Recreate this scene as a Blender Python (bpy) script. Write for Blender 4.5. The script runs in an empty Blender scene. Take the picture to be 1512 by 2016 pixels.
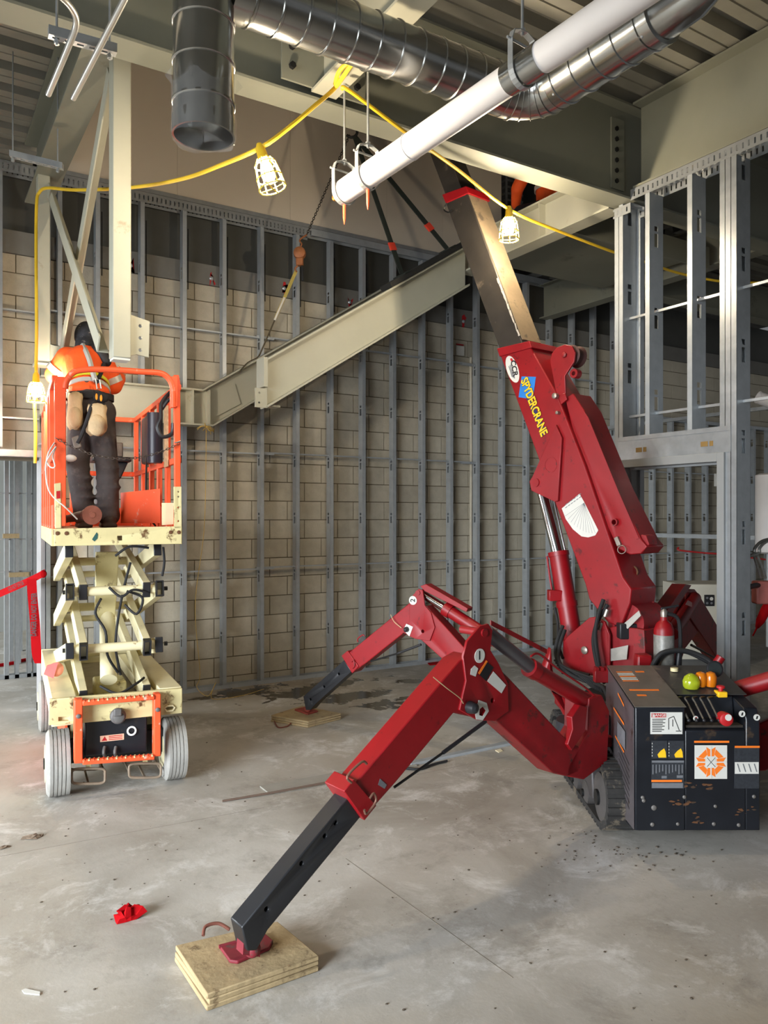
import bpy, bmesh, math, random
from mathutils import Vector as V, Matrix
random.seed(7)
SC = bpy.context.scene
COL = SC.collection
PI = math.pi

# ------------------------------------------------------------------ camera
CAM_H = 1.76
cam_d = bpy.data.cameras.new('camera')
cam = bpy.data.objects.new('camera', cam_d)
COL.objects.link(cam)
cam.location = (0, 0, CAM_H)
cam.rotation_euler = (PI/2, 0, -math.radians(31.7))
cam_d.sensor_fit = 'VERTICAL'
cam_d.sensor_height = 36.0
cam_d.lens = 36.0*1515/2016
cam_d.shift_y = 8/2016
cam_d.clip_start = .05
SC.camera = cam

# ------------------------------------------------------------------ world, daylight, exposure
w = bpy.data.worlds.new('world'); SC.world = w
w.use_nodes = True
bg = w.node_tree.nodes['Background']
bg.inputs[0].default_value = (.93, .96, 1.0, 1)
bg.inputs[1].default_value = .15
vs = SC.view_settings
vs.view_transform = 'Standard'; vs.look = 'None'; vs.gamma = 1.0; vs.use_curve_mapping = False
vs.exposure = 0.22
BULB_L = 1280.0     # radiance of the bare bulbs


def area(name, loc, target, sx, sy, power, col):
    d = bpy.data.lights.new(name, 'AREA'); d.shape = 'RECTANGLE'
    d.size = sx; d.size_y = sy; d.energy = power; d.color = col
    o = bpy.data.objects.new(name, d); COL.objects.link(o)
    o.location = loc
    o.rotation_euler = (V(target)-V(loc)).to_track_quat('-Z', 'Y').to_euler()
    return o


# the open loading door on the left, daylight comes in low across the slab
# the lit room behind the doorway in the block wall has its own daylight from the left
area('daylight_far_room_offscreen', (-5.5, 10.2, 2.0), (1.0, 10.0, 1.0), 3.0, 2.6, 650, (.92, .97, 1.0))
area('daylight_door_left_offscreen', (-5.6, .9, 1.75), (.6, 4.2, -.6), 4.6, 3.2, 370, (.86, .93, 1.0)).data.spread = math.radians(80)

# ------------------------------------------------------------------ view geometry (used to turn survey points into places)
CC, SS, FF = .8508, .5255, 1515.0


def C(X, Z, z):                     # right / forward / up of the viewpoint -> world
    return V((CC*X+SS*Z, -SS*X+CC*Z, z))


def ray(u, v):
    xc = (u-756)/FF
    return V((CC*xc+SS, -SS*xc+CC, (1016-v)/FF))


def at(u, v, x=None, y=None, z=None, Z=None):
    r = ray(u, v)
    if x is not None: t = x/r.x
    elif y is not None: t = y/r.y
    elif z is not None: t = (z-CAM_H)/r.z
    else: t = Z
    return V((0, 0, CAM_H))+r*t


def onp(u, v, p0, n):
    r = ray(u, v); o = V((0, 0, CAM_H))
    return o+r*((p0-o).dot(n)/r.dot(n))


# ------------------------------------------------------------------ materials
MATS = {}


def lin(c):
    c = c/255.0
    return c/12.92 if c <= .04045 else ((c+.055)/1.055)**2.4


def rgb(t, k=1.0):
    return tuple(min(1, lin(a)*k) for a in t)+(1,)


def mat(key, col, rough=.6, metal=0.0, var=.12, scale=6.0, bump=0.0, spots=None, spot_amt=.0, spot_scale=9.0,
        rnd=0.0, rough_var=0.0, emit=None, emit_s=0.0, alpha=1.0, trans=0.0, coat=0.0, streak=False, pos=False, spec=.5):
    if key in MATS: return MATS[key]
    m = bpy.data.materials.new(key); m.use_nodes = True
    nt = m.node_tree; N = nt.nodes; L = nt.links
    b = N['Principled BSDF']
    b.inputs['Roughness'].default_value = rough
    b.inputs['Metallic'].default_value = metal
    b.inputs['Alpha'].default_value = alpha
    b.inputs['Specular IOR Level'].default_value = spec
    b.inputs['Transmission Weight'].default_value = trans
    b.inputs['Coat Weight'].default_value = coat
    if emit:
        b.inputs['Emission Color'].default_value = rgb(emit)
        b.inputs['Emission Strength'].default_value = emit_s
    tc = N.new('ShaderNodeTexCoord')
    if pos:
        g = N.new('ShaderNodeNewGeometry'); src = g.outputs['Position']
    else:
        src = tc.outputs['Object']
    if rnd > 0 or streak:
        mp = N.new('ShaderNodeMapping'); L.new(src, mp.inputs[0]); src = mp.outputs[0]
        if streak: mp.inputs['Scale'].default_value = (1, 1, .12)
        if rnd > 0:
            oi = N.new('ShaderNodeObjectInfo')
            mu = N.new('ShaderNodeMath'); mu.operation = 'MULTIPLY'; mu.inputs[1].default_value = 37.0
            L.new(oi.outputs['Random'], mu.inputs[0]); L.new(mu.outputs[0], mp.inputs['Location'])
    nz = N.new('ShaderNodeTexNoise'); nz.inputs['Scale'].default_value = scale
    nz.inputs['Detail'].default_value = 6; nz.inputs['Roughness'].default_value = .62
    L.new(src, nz.inputs['Vector'])
    cr = N.new('ShaderNodeValToRGB')
    cr.color_ramp.elements[0].position = .3; cr.color_ramp.elements[1].position = .72
    cr.color_ramp.elements[0].color = rgb(col, 1-var); cr.color_ramp.elements[1].color = rgb(col, 1+var)
    L.new(nz.outputs['Fac'], cr.inputs[0])
    out = cr.outputs[0]
    if rnd > 0:
        hs = N.new('ShaderNodeHueSaturation')
        mr = N.new('ShaderNodeMapRange'); mr.inputs['To Min'].default_value = 1-rnd; mr.inputs['To Max'].default_value = 1+rnd
        L.new(oi.outputs['Random'], mr.inputs[0]); L.new(mr.outputs[0], hs.inputs['Value']); L.new(out, hs.inputs['Color'])
        out = hs.outputs[0]
    if spots:
        n2 = N.new('ShaderNodeTexNoise'); n2.inputs['Scale'].default_value = spot_scale
        n2.inputs['Detail'].default_value = 8; n2.inputs['Roughness'].default_value = .7
        L.new(src, n2.inputs['Vector'])
        r2 = N.new('ShaderNodeValToRGB')
        r2.color_ramp.elements[0].position = .66-spot_amt; r2.color_ramp.elements[1].position = .72-spot_amt*.8
        L.new(n2.outputs['Fac'], r2.inputs[0])
        mx = N.new('ShaderNodeMixRGB'); L.new(r2.outputs[0], mx.inputs[0]); L.new(out, mx.inputs[1])
        mx.inputs[2].default_value = rgb(spots); out = mx.outputs[0]
    L.new(out, b.inputs['Base Color'])
    if rough_var > 0:
        mr = N.new('ShaderNodeMapRange'); mr.inputs['To Min'].default_value = max(.03, rough-rough_var)
        mr.inputs['To Max'].default_value = min(1, rough+rough_var)
        L.new(nz.outputs['Fac'], mr.inputs[0]); L.new(mr.outputs[0], b.inputs['Roughness'])
    if bump > 0:
        bp = N.new('ShaderNodeBump'); bp.inputs['Strength'].default_value = bump; bp.inputs['Distance'].default_value = .01
        n3 = N.new('ShaderNodeTexNoise'); n3.inputs['Scale'].default_value = scale*7; n3.inputs['Detail'].default_value = 4
        L.new(src, n3.inputs['Vector']); L.new(n3.outputs['Fac'], bp.inputs['Height']); L.new(bp.outputs[0], b.inputs['Normal'])
    MATS[key] = m
    return m


galv = mat('galvanised_steel', (172, 176, 178), .34, .55, .10, 14, rough_var=.1)
galv_dark = mat('galvanised_stud', (166, 171, 174), .36, .25, .10, 12, rough_var=.1)
duct_m = mat('duct_galvanised', (168, 168, 164), .20, .95, .12, 4, rough_var=.10, pos=True)
primer = mat('steel_primer_grey', (126, 126, 112), .62, 0, .07, 2.0, spots=(104, 102, 90), spot_amt=.03, spot_scale=1.3, pos=True)
cream_steel = mat('steel_primer_cream', (170, 168, 150), .55, 0, .06, 2.5, spots=(150, 140, 118), spot_amt=.02, spot_scale=3, pos=True)
block_m = mat('concrete_block', (178, 170, 152), .93, 0, .10, 9, bump=.35, rnd=.10)
mortar_m = mat('mortar', (104, 94, 76), .95, 0, .15, 12, pos=True)
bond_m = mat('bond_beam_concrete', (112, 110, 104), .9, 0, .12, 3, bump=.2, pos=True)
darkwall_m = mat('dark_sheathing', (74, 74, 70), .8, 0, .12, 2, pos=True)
drywall_m = mat('drywall', (206, 194, 176), .9, 0, .04, 1.2, pos=True)
deck_m = mat('deck_galvanised', (150, 147, 136), .45, .35, .10, 5, rough_var=.12, pos=True)
black_iron = mat('black_iron', (30, 30, 30), .5, .4, .2, 20)
rubber = mat('rubber_black', (24, 24, 25), .75, 0, .2, 10)
yellow_m = mat('yellow_cord', (226, 186, 40), .5, 0, .06, 10)
white_pipe = mat('white_pipe_jacket', (226, 222, 220), .42, 0, .03, 3, pos=True)
bulb_m = mat('bulb_glow', (255, 244, 220), .5, emit=(255, 236, 206), emit_s=BULB_L)
cage_m = mat('yellow_cage', (238, 214, 90), .45, 0, .04, 8)
red_m = mat('crane_red', (136, 8, 18), .42, 0, .12, 5, spots=(92, 10, 15), spot_amt=.05, spot_scale=14, coat=.0)
red_dull = mat('crane_red_worn', (136, 8, 18), .5, 0, .2, 7, spots=(70, 30, 24), spot_amt=.1, spot_scale=10)
pink_red = red_m
crane_black = mat('crane_black_paint', (22, 25, 31), .35, 0, .2, 6, spots=(62, 50, 40), spot_amt=.05, spot_scale=7, rough_var=.1)
tube_black = mat('outrigger_black', (30, 31, 34), .38, 0, .2, 6, spots=(60, 60, 60), spot_amt=.03, spot_scale=16)
steel_side = mat('crane_side_panel', (92, 86, 88), .36, .25, .2, 5, spots=(60, 48, 40), spot_amt=.06, spot_scale=8)
chrome = mat('chrome_rod', (215, 214, 212), .12, 1.0, .03, 5)
boom_dark = mat('boom_section_dark', (52, 48, 44), .42, .2, .2, 5, spots=(96, 86, 74), spot_amt=.07, spot_scale=4)
white_m = mat('white_label', (208, 206, 198), .85, 0, .04, 8, spec=.2)
ink = mat('black_ink', (20, 20, 22), .6, 0, .05, 5)
orange_decal = mat('orange_decal', (238, 120, 34), .5, 0, .05, 5)
yellow_decal = mat('yellow_decal', (244, 190, 30), .5, 0, .05, 5)
blue_decal = mat('blue_decal', (40, 120, 200), .4, 0, .05, 5)
red_decal = mat('red_decal', (178, 24, 30), .5, 0, .05, 5)
grey_decal = mat('grey_decal', (108, 110, 114), .5, 0, .12, 30)
lift_cream = mat('lift_cream', (222, 212, 172), .5, 0, .06, 4, spots=(112, 84, 50), spot_amt=.02, spot_scale=11, rough_var=.08)
lift_cream_worn = mat('lift_cream_worn', (204, 192, 142), .55, 0, .10, 5, spots=(96, 66, 34), spot_amt=.09, spot_scale=10)
orange_m = mat('lift_orange', (232, 86, 44), .48, 0, .10, 5, spots=(214, 170, 150), spot_amt=.05, spot_scale=9)
tire_m = mat('grey_tyre', (150, 148, 142), .85, 0, .12, 10, bump=.2)
wood_m = mat('plywood_pad', (164, 143, 106), .85, 0, .2, 5, bump=.3, spots=(112, 92, 64), spot_amt=.08, spot_scale=14, streak=False)
plast_black = mat('black_plastic', (30, 30, 33), .45, 0, .1, 6)
# ------------------------------------------------------------------ mesh helpers
WORLD = {}


class M:
    def __init__(s): s.v = []; s.f = []

    def add(s, vs, fs):
        k = len(s.v); s.v += [V(p) for p in vs]; s.f += [tuple(i+k for i in f) for f in fs]; return s

    def obox(s, o, a, b, c):
        o = V(o); a = V(a); b = V(b); c = V(c)
        p = [o, o+a, o+a+b, o+b, o+c, o+a+c, o+a+b+c, o+b+c]
        return s.add(p, [(0, 3, 2, 1), (4, 5, 6, 7), (0, 1, 5, 4), (1, 2, 6, 5), (2, 3, 7, 6), (3, 0, 4, 7)])

    def box(s, x0, x1, y0, y1, z0, z1):
        return s.obox((x0, y0, z0), (x1-x0, 0, 0), (0, y1-y0, 0), (0, 0, z1-z0))

    def prism(s, pts, off):
        n = len(pts); off = V(off); pts = [V(p) for p in pts]
        fs = [tuple(range(n)), tuple(range(2*n-1, n-1, -1))]
        fs += [(i, (i+1) % n, (i+1) % n+n, i+n) for i in range(n)]
        return s.add(pts+[p+off for p in pts], fs)

    def beam(s, p0, p1, wv, hv):
        """box from p0 to p1, cross-section centred, wv and hv full size vectors"""
        p0 = V(p0); p1 = V(p1); wv = V(wv); hv = V(hv)
        return s.obox(p0-wv/2-hv/2, p1-p0, wv, hv)

    def cyl(s, p0, p1, r, r2=None, n=16, caps=True):
        p0 = V(p0); p1 = V(p1); r2 = r if r2 is None else r2
        d = (p1-p0).normalized(); a = d.orthogonal().normalized(); b = d.cross(a)
        vs = []
        for p, q in ((p0, r), (p1, r2)):
            vs += [p+(a*math.cos(2*PI*i/n)+b*math.sin(2*PI*i/n))*q for i in range(n)]
        fs = [(i, (i+1) % n, (i+1) % n+n, i+n) for i in range(n)]
        if caps: fs += [tuple(range(n-1, -1, -1)), tuple(range(n, 2*n))]
        return s.add(vs, fs)

    def ring(s, p0, p1, ro, ri, n=20):
        p0 = V(p0); p1 = V(p1)
        d = (p1-p0).normalized(); a = d.orthogonal().normalized(); b = d.cross(a)
        vs = []
        for p, q in ((p0, ro), (p1, ro), (p1, ri), (p0, ri)):
            vs += [p+(a*math.cos(2*PI*i/n)+b*math.sin(2*PI*i/n))*q for i in range(n)]
        fs = []
        for k in range(4):
            for i in range(n):
                fs.append((k*n+i, k*n+(i+1) % n, ((k+1) % 4)*n+(i+1) % n, ((k+1) % 4)*n+i))
        return s.add(vs, fs)

    def tube(s, pts, r, n=8, closed=False):
        pts = [V(p) for p in pts]; m = len(pts)
        rr = r if isinstance(r, (list, tuple)) else [r]*m
        t0 = (pts[1]-pts[0]).normalized(); a = t0.orthogonal().normalized()
        vs = []
        for i, p in enumerate(pts):
            if closed: t = (pts[(i+1) % m]-pts[i-1]).normalized()
            else: t = (pts[min(i+1, m-1)]-pts[max(i-1, 0)]).normalized()
            a = (a-t*a.dot(t))
            a = a.normalized() if a.length > 1e-6 else t.orthogonal().normalized()
            b = t.cross(a)
            vs += [p+(a*math.cos(2*PI*j/n)+b*math.sin(2*PI*j/n))*rr[i] for j in range(n)]
        fs = []
        for i in range(m if closed else m-1):
            k = ((i+1) % m)*n
            fs += [(i*n+j, i*n+(j+1) % n, k+(j+1) % n, k+j) for j in range(n)]
        if not closed: fs += [tuple(range(n-1, -1, -1)), tuple(range((m-1)*n, m*n))]
        return s.add(vs, fs)

    def ball(s, c, r, n=14, m=9, ax=None):
        c = V(c)
        if not hasattr(r, '__len__'): r = (r, r, r)
        A = ax or (V((1, 0, 0)), V((0, 1, 0)), V((0, 0, 1)))
        vs = [c-A[2]*r[2]]
        for i in range(1, m):
            th = PI*i/m-PI/2
            for j in range(n):
                ph = 2*PI*j/n
                vs.append(c+A[0]*(r[0]*math.cos(th)*math.cos(ph))+A[1]*(r[1]*math.cos(th)*math.sin(ph))+A[2]*(r[2]*math.sin(th)))
        vs.append(c+A[2]*r[2])
        fs = [(0, 1+(j+1) % n, 1+j) for j in range(n)]
        for i in range(m-2):
            for j in range(n):
                a = 1+i*n+j; b = 1+i*n+(j+1) % n
                fs.append((a, b, b+n, a+n))
        k = 1+(m-2)*n
        fs += [(k+j, k+(j+1) % n, len(vs)-1) for j in range(n)]
        return s.add(vs, fs)

    def plate_hole(s, *a): pass

    def lathe(s, p0, ax, prof, n=18):
        """prof: (distance along axis, radius)"""
        p0 = V(p0); d = V(ax).normalized(); a = d.orthogonal().normalized(); b = d.cross(a); vs = []
        for h, r in prof:
            vs += [p0+d*h+(a*math.cos(2*PI*i/n)+b*math.sin(2*PI*i/n))*max(r, 1e-4) for i in range(n)]
        fs = []
        for k in range(len(prof)-1):
            fs += [(k*n+i, k*n+(i+1) % n, (k+1)*n+(i+1) % n, (k+1)*n+i) for i in range(n)]
        fs += [tuple(range(n-1, -1, -1)), tuple(range((len(prof)-1)*n, len(prof)*n))]
        return s.add(vs, fs)


def setp(o, label=None, cat=None, group=None, kind=None):
    if label: o['label'] = label
    if cat: o['category'] = cat
    if group: o['group'] = group
    if kind: o['kind'] = kind
    return o


def make_mesh(name, mb, origin, material, smooth=True, ang=35):
    me = bpy.data.meshes.new(name)
    me.from_pydata([p-origin for p in mb.v], [], mb.f)
    bm = bmesh.new(); bm.from_mesh(me)
    bmesh.ops.recalc_face_normals(bm, faces=bm.faces)
    bm.to_mesh(me); bm.free()
    if smooth:
        me.polygons.foreach_set('use_smooth', [True]*len(me.polygons))
        me.set_sharp_from_angle(angle=math.radians(ang))
    if material: me.materials.append(material)
    return me


def put(name, mb, material, parent=None, smooth=True, bevel=0.0, label=None, cat=None, group=None, kind=None, ang=35):
    while parent is not None and parent.parent is not None and parent.parent.parent is not None:
        parent = parent.parent
    lo = V((min(p.x for p in mb.v), min(p.y for p in mb.v), min(p.z for p in mb.v)))
    hi = V((max(p.x for p in mb.v), max(p.y for p in mb.v), max(p.z for p in mb.v)))
    c = (lo+hi)/2
    if parent is None: c.z = lo.z
    me = make_mesh(name, mb, c, material, smooth, ang)
    o = bpy.data.objects.new(name, me); COL.objects.link(o)
    WORLD[o.name] = c
    if parent is not None:
        o.parent = parent; o.location = c-WORLD[parent.name]
    else: o.location = c
    if bevel > 0:
        b = o.modifiers.new('bevel', 'BEVEL'); b.width = bevel; b.segments = 2; b.limit_method = 'ANGLE'; b.angle_limit = math.radians(40)
        b.harden_normals = False
    setp(o, label, cat, group, kind)
    return o


def root(name, loc, label=None, cat=None, group=None, kind=None):
    o = bpy.data.objects.new(name, None); COL.objects.link(o)
    o.empty_display_size = .1
    o.location = loc; WORLD[o.name] = V(loc)
    return setp(o, label, cat, group, kind)


def clone(o, delta, parent):
    c = o.copy(); COL.objects.link(c)
    for k in ('label', 'category', 'group'):
        if k in c and parent is not None: del c[k]
    wpos = WORLD[o.name]+V(delta); WORLD[c.name] = wpos
    c.parent = parent
    c.location = wpos-(WORLD[parent.name] if parent else V((0, 0, 0)))
    return c


def text(name, s, org, ax, ay, size, material, parent, bold=0.0, depth=.0008, squeeze=1.0, align='CENTER', shear=0.0):
    """flat lettering: org centre of the line, ax reading direction, ay up direction, size = height"""
    cu = bpy.data.curves.new('lettering', 'FONT'); cu.body = s; cu.size = size*1.38
    cu.align_x = align; cu.align_y = 'CENTER'; cu.offset = bold*size; cu.resolution_u = 3; cu.shear = shear
    tmp = bpy.data.objects.new('lettering', cu); COL.objects.link(tmp)
    dg = bpy.context.evaluated_depsgraph_get()
    me0 = bpy.data.meshes.new_from_object(tmp.evaluated_get(dg))
    bpy.data.objects.remove(tmp); bpy.data.curves.remove(cu)
    ax = V(ax).normalized(); ay = V(ay); ay = (ay-ax*ay.dot(ax)).normalized(); az = ax.cross(ay)
    org = V(org)
    mb = M(); mb.v = [org+ax*(p.co.x*squeeze)+ay*p.co.y+az*depth for p in me0.vertices]
    mb.f = [tuple(q.vertices) for q in me0.polygons]
    bpy.data.meshes.remove(me0)
    return put(name, mb, material, parent, smooth=False)


def drill(o, cutter):
    """cut real holes (cutter in world space) into the mesh of o"""
    tmp = bpy.data.objects.new('drill_blank', o.data); COL.objects.link(tmp)
    cm = make_mesh('drill_bit', cutter, WORLD[o.name], None, False)
    bit = bpy.data.objects.new('drill_bit', cm); COL.objects.link(bit)
    md = tmp.modifiers.new('cut', 'BOOLEAN'); md.object = bit; md.operation = 'DIFFERENCE'; md.solver = 'EXACT'
    me = bpy.data.meshes.new_from_object(tmp.evaluated_get(bpy.context.evaluated_depsgraph_get()))
    bpy.data.objects.remove(tmp); bpy.data.objects.remove(bit); bpy.data.meshes.remove(cm)
    if len(me.polygons) > 4: o.data = me


def kids(parent, nm): return [c for c in parent.children if c.name.split('.')[0] == nm]


def flat(name, pts, nrm, material, parent, th=.0015):
    """thin sticker: polygon lifted along nrm"""
    nrm = V(nrm).normalized()
    return put(name, M().prism(pts, nrm*th), material, parent, smooth=False)


def bez(pts, n=8):
    """Catmull-Rom through points"""
    pts = [V(p) for p in pts]; out = []
    for i in range(len(pts)-1):
        p0 = pts[max(i-1, 0)]; p1 = pts[i]; p2 = pts[i+1]; p3 = pts[min(i+2, len(pts)-1)]
        for k in range(n):
            t = k/n
            out.append(.5*((2*p1)+(-p0+p2)*t+(2*p0-5*p1+4*p2-p3)*t*t+(-p0+3*p1-3*p2+p3)*t*t*t))
    out.append(pts[-1]); return out


X1 = V((1, 0, 0)); Y1 = V((0, 1, 0)); Z1 = V((0, 0, 1))
# ------------------------------------------------------------------ floor
def floor_material():
    m = bpy.data.materials.new('concrete_slab'); m.use_nodes = True
    N = m.node_tree.nodes; L = m.node_tree.links; b = N['Principled BSDF']
    g = N.new('ShaderNodeNewGeometry')

    def noise(sc, det=8, ro=.6, dist=0.0):
        n = N.new('ShaderNodeTexNoise'); n.inputs['Scale'].default_value = sc; n.inputs['Detail'].default_value = det
        n.inputs['Roughness'].default_value = ro; n.inputs['Distortion'].default_value = dist
        L.new(g.outputs['Position'], n.inputs['Vector']); return n.outputs['Fac']

    def ramp(f, a, c0, d, c1):
        r = N.new('ShaderNodeValToRGB'); r.color_ramp.elements[0].position = a; r.color_ramp.elements[1].position = d
        r.color_ramp.elements[0].color = c0; r.color_ramp.elements[1].color = c1
        L.new(f, r.inputs[0]); return r.outputs[0]

    def mix(f, a, c, mode='MIX'):
        x = N.new('ShaderNodeMixRGB'); x.blend_type = mode
        for i, q in ((0, f), (1, a), (2, c)):
            if hasattr(q, 'is_linked') or hasattr(q, 'links'): L.new(q, x.inputs[i])
            else: x.inputs[i].default_value = q
        return x.outputs[0]
    base = ramp(noise(.9, 8, .62, .6), .3, rgb((146, 140, 129)), .7, rgb((190, 186, 178)))
    tan = ramp(noise(.45, 5, .55, .4), .48, (0, 0, 0, 1), .70, (.75, .75, .75, 1))
    base = mix(tan, base, rgb((156, 142, 118)))
    blotch = ramp(noise(1.7, 12, .78, .3), .52, (0, 0, 0, 1), .70, (.75, .75, .75, 1))
    base = mix(blotch, base, rgb((122, 116, 106)))
    white = ramp(noise(2.4, 12, .78, .5), .52, (0, 0, 0, 1), .66, (.8, .8, .8, 1))
    base = mix(white, base, rgb((212, 210, 205)))
    speck = ramp(noise(42, 3, .5), .70, (0, 0, 0, 1), .76, (.7, .7, .7, 1))
    base = mix(speck, base, rgb((96, 88, 76)))
    # damp patches near the foot of the block wall
    wet = None
    for (u, v, rx, ry) in ((690, 1372, .75, .16), (770, 1385, .55, .14), (590, 1365, .9, .12), (800, 1342, .35, .09), (480, 1362, .9, .14), (640, 1350, 1.2, .10)):
        p = at(u, v, z=0)
        s = N.new('ShaderNodeVectorMath'); s.operation = 'SUBTRACT'; L.new(g.outputs['Position'], s.inputs[0]); s.inputs[1].default_value = p
        d = N.new('ShaderNodeVectorMath'); d.operation = 'DIVIDE'; L.new(s.outputs[0], d.inputs[0]); d.inputs[1].default_value = (rx, ry*2.2, 1)
        le = N.new('ShaderNodeVectorMath'); le.operation = 'LENGTH'; L.new(d.outputs[0], le.inputs[0])
        if wet is None: wet = le.outputs['Value']
        else:
            mn = N.new('ShaderNodeMath'); mn.operation = 'MINIMUM'; L.new(wet, mn.inputs[0]); L.new(le.outputs['Value'], mn.inputs[1]); wet = mn.outputs[0]
    nn = noise(4.5, 6, .65, .5)
    ad = N.new('ShaderNodeMath'); ad.operation = 'MULTIPLY_ADD'; L.new(nn, ad.inputs[0]); ad.inputs[1].default_value = 2.6; L.new(wet, ad.inputs[2])
    wetm = ramp(ad.outputs[0], 1.74/2.5, (1, 1, 1, 1), 1.86/2.5, (0, 0, 0, 1))
    sc = N.new('ShaderNodeMath'); sc.operation = 'DIVIDE'; sc.inputs[1].default_value = 2.5
    L.new(ad.outputs[0], sc.inputs[0]); L.new(sc.outputs[0], wetm.node.inputs[0])
    base = mix(wetm, base, rgb((72, 64, 52)))
    L.new(base, b.inputs['Base Color'])
    rr = N.new('ShaderNodeMapRange'); rr.inputs['To Min'].default_value = .62; rr.inputs['To Max'].default_value = .16
    sp = N.new('ShaderNodeSeparateColor'); L.new(wetm, sp.inputs[0]); L.new(sp.outputs[0], rr.inputs[0])
    L.new(rr.outputs[0], b.inputs['Roughness'])
    bp = N.new('ShaderNodeBump'); bp.inputs['Strength'].default_value = .12; bp.inputs['Distance'].default_value = .01
    L.new(noise(24, 6, .6), bp.inputs['Height']); L.new(bp.outputs[0], b.inputs['Normal'])
    return m


flo = put('floor', M().box(-9, 16, -7, 16, -.15, 0), floor_material(), kind='structure', smooth=False)

cut = mat('saw_cut', (126, 120, 109), .9)
for a, b_ in (((-60, 1697), (520, 1590)), ((680, 1690), (1010, 1925)), ((820, 1525), (1060, 1478))):
    put('saw_cut', M().beam(at(a[0], a[1], z=.0004), at(b_[0], b_[1], z=.0004), (at(b_[0], b_[1], z=0)-at(a[0], a[1], z=0)).cross(Z1).normalized()*.003, Z1*.0008), cut, flo, smooth=False)

# ------------------------------------------------------------------ back block wall
YW = 7.66           # face of the masonry
YS = 7.53           # face of the metal studs
OPEN_X = 1.10       # doorway left of here
OPEN_Z = 2.27
wb = root('wall_back', (5.5, YW, 0), kind='structure')
BL, BH = .4064*1.0125, .2032
z0 = -.11
MT = .0095
mb = M(); mb.box(OPEN_X, 15, YW+.008, YW+.19, 0, 4.12); mb.box(-5, OPEN_X, YW+.008, YW+.19, OPEN_Z, 4.12)
put('mortar_core', mb, mortar_m, wb, smooth=False)
cands = []
for r in range(21):
    za, zb = z0+r*BH, z0+(r+1)*BH
    for k in range(-14, 37):
        xa = 2.88+k*BL+(BL/2 if r % 2 else 0); xb = xa+BL
        lo, hi, zl, zh = xa+MT/2, xb-MT/2, max(za+MT/2, 0), min(zb-MT/2, 4.12)
        if zh-zl < .02: continue
        if zl < OPEN_Z:
            if hi < OPEN_X+.02: continue
            lo = max(lo, OPEN_X)
        if hi < -4.6 or lo > 14.6: continue
        cxm = (lo+hi)/2
        u = 756+1515*(CC*cxm-SS*YW)/(SS*cxm+CC*YW)
        vis = -40 < u < 1560
        cands.append((0 if vis else 1, cxm, lo, hi, zl, zh))
cands.sort()
meshes = {}
rest = M(); n = 0
for vis, cxm, lo, hi, zl, zh in cands:
    jit = random.uniform(-.002, .002)
    if vis == 0 and n < 298:
        key = (round(hi-lo, 3), round(zh-zl, 3))
        c = V(((lo+hi)/2, YW+.03, (zl+zh)/2))
        if key not in meshes:
            t = M(); t.box(lo, hi, YW, YW+.06, zl, zh)
            me = make_mesh('block', t, c, block_m, smooth=False); meshes[key] = me
        o = bpy.data.objects.new('block', meshes[key]); COL.objects.link(o)
        o.parent = wb; o.location = c-WORLD['wall_back']+V((0, jit, 0)); n += 1
    else:
        rest.box(lo, hi, YW+jit, YW+.06, zl, zh)
put('block_far', rest, mat('concrete_block_far', (178, 170, 152), .93, 0, .14, 1.7, bump=.3, pos=True), wb, smooth=False, kind='stuff')
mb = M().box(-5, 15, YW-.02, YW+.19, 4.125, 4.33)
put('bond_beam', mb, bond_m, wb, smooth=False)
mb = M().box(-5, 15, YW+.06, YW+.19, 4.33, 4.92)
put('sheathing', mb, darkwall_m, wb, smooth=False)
# anchor heads and red paint dabs on the bond beam
x = 1.02
while x < 7:
    p = V((x, YW-.02, 4.19+random.uniform(-.01, .03)))
    put('anchor_head', M().lathe(p, (0, -1, 0), [(0, .022), (.006, .022), (.016, .012), (.018, .001)], 10), galv, wb)
    pts = [p+V((.01+random.uniform(-.01, .01)+.03*math.cos(a), -.002, .05*(1 if random.random() > .5 else -1)+.035*math.sin(a)*random.uniform(.6, 1.3))) for a in [i*PI/4 for i in range(8)]]
    put('paint_mark', M().prism(pts, (0, .004, 0)), red_decal, wb, smooth=False)
    x += .81

# conduit and box on the masonry
cond = root('wall_conduit', V((5.86, YW-.03, 0)), 'pale caulked conduit running up the block wall to a small white box', 'conduit')
cp = at(925, 1000, y=YW)
put('pipe', M().tube([V((cp.x, YW-.018, .35)), V((cp.x, YW-.018, 1.5)), V((cp.x+.004, YW-.018, 2.5)), V((cp.x, YW-.018, 3.75))], .017, 8), mat('caulk_white', (196, 188, 170), .8), cond)
bp_ = at(904, 691, y=YW)
put('cover_plate', M().box(bp_.x-.06, bp_.x+.06, YW-.03, YW-.001, bp_.z-.06, bp_.z+.06), white_m, cond, bevel=.006)
put('red_flag', M().box(bp_.x-.05, bp_.x+.06, YW-.012, YW-.001, bp_.z+.07, bp_.z+.085), red_decal, cond, smooth=False)

# ------------------------------------------------------------------ metal stud framing in front of the block wall
wf = root('wall_framing', (5.5, YS, 0), kind='structure')
FW, SD = .041, .092


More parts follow.
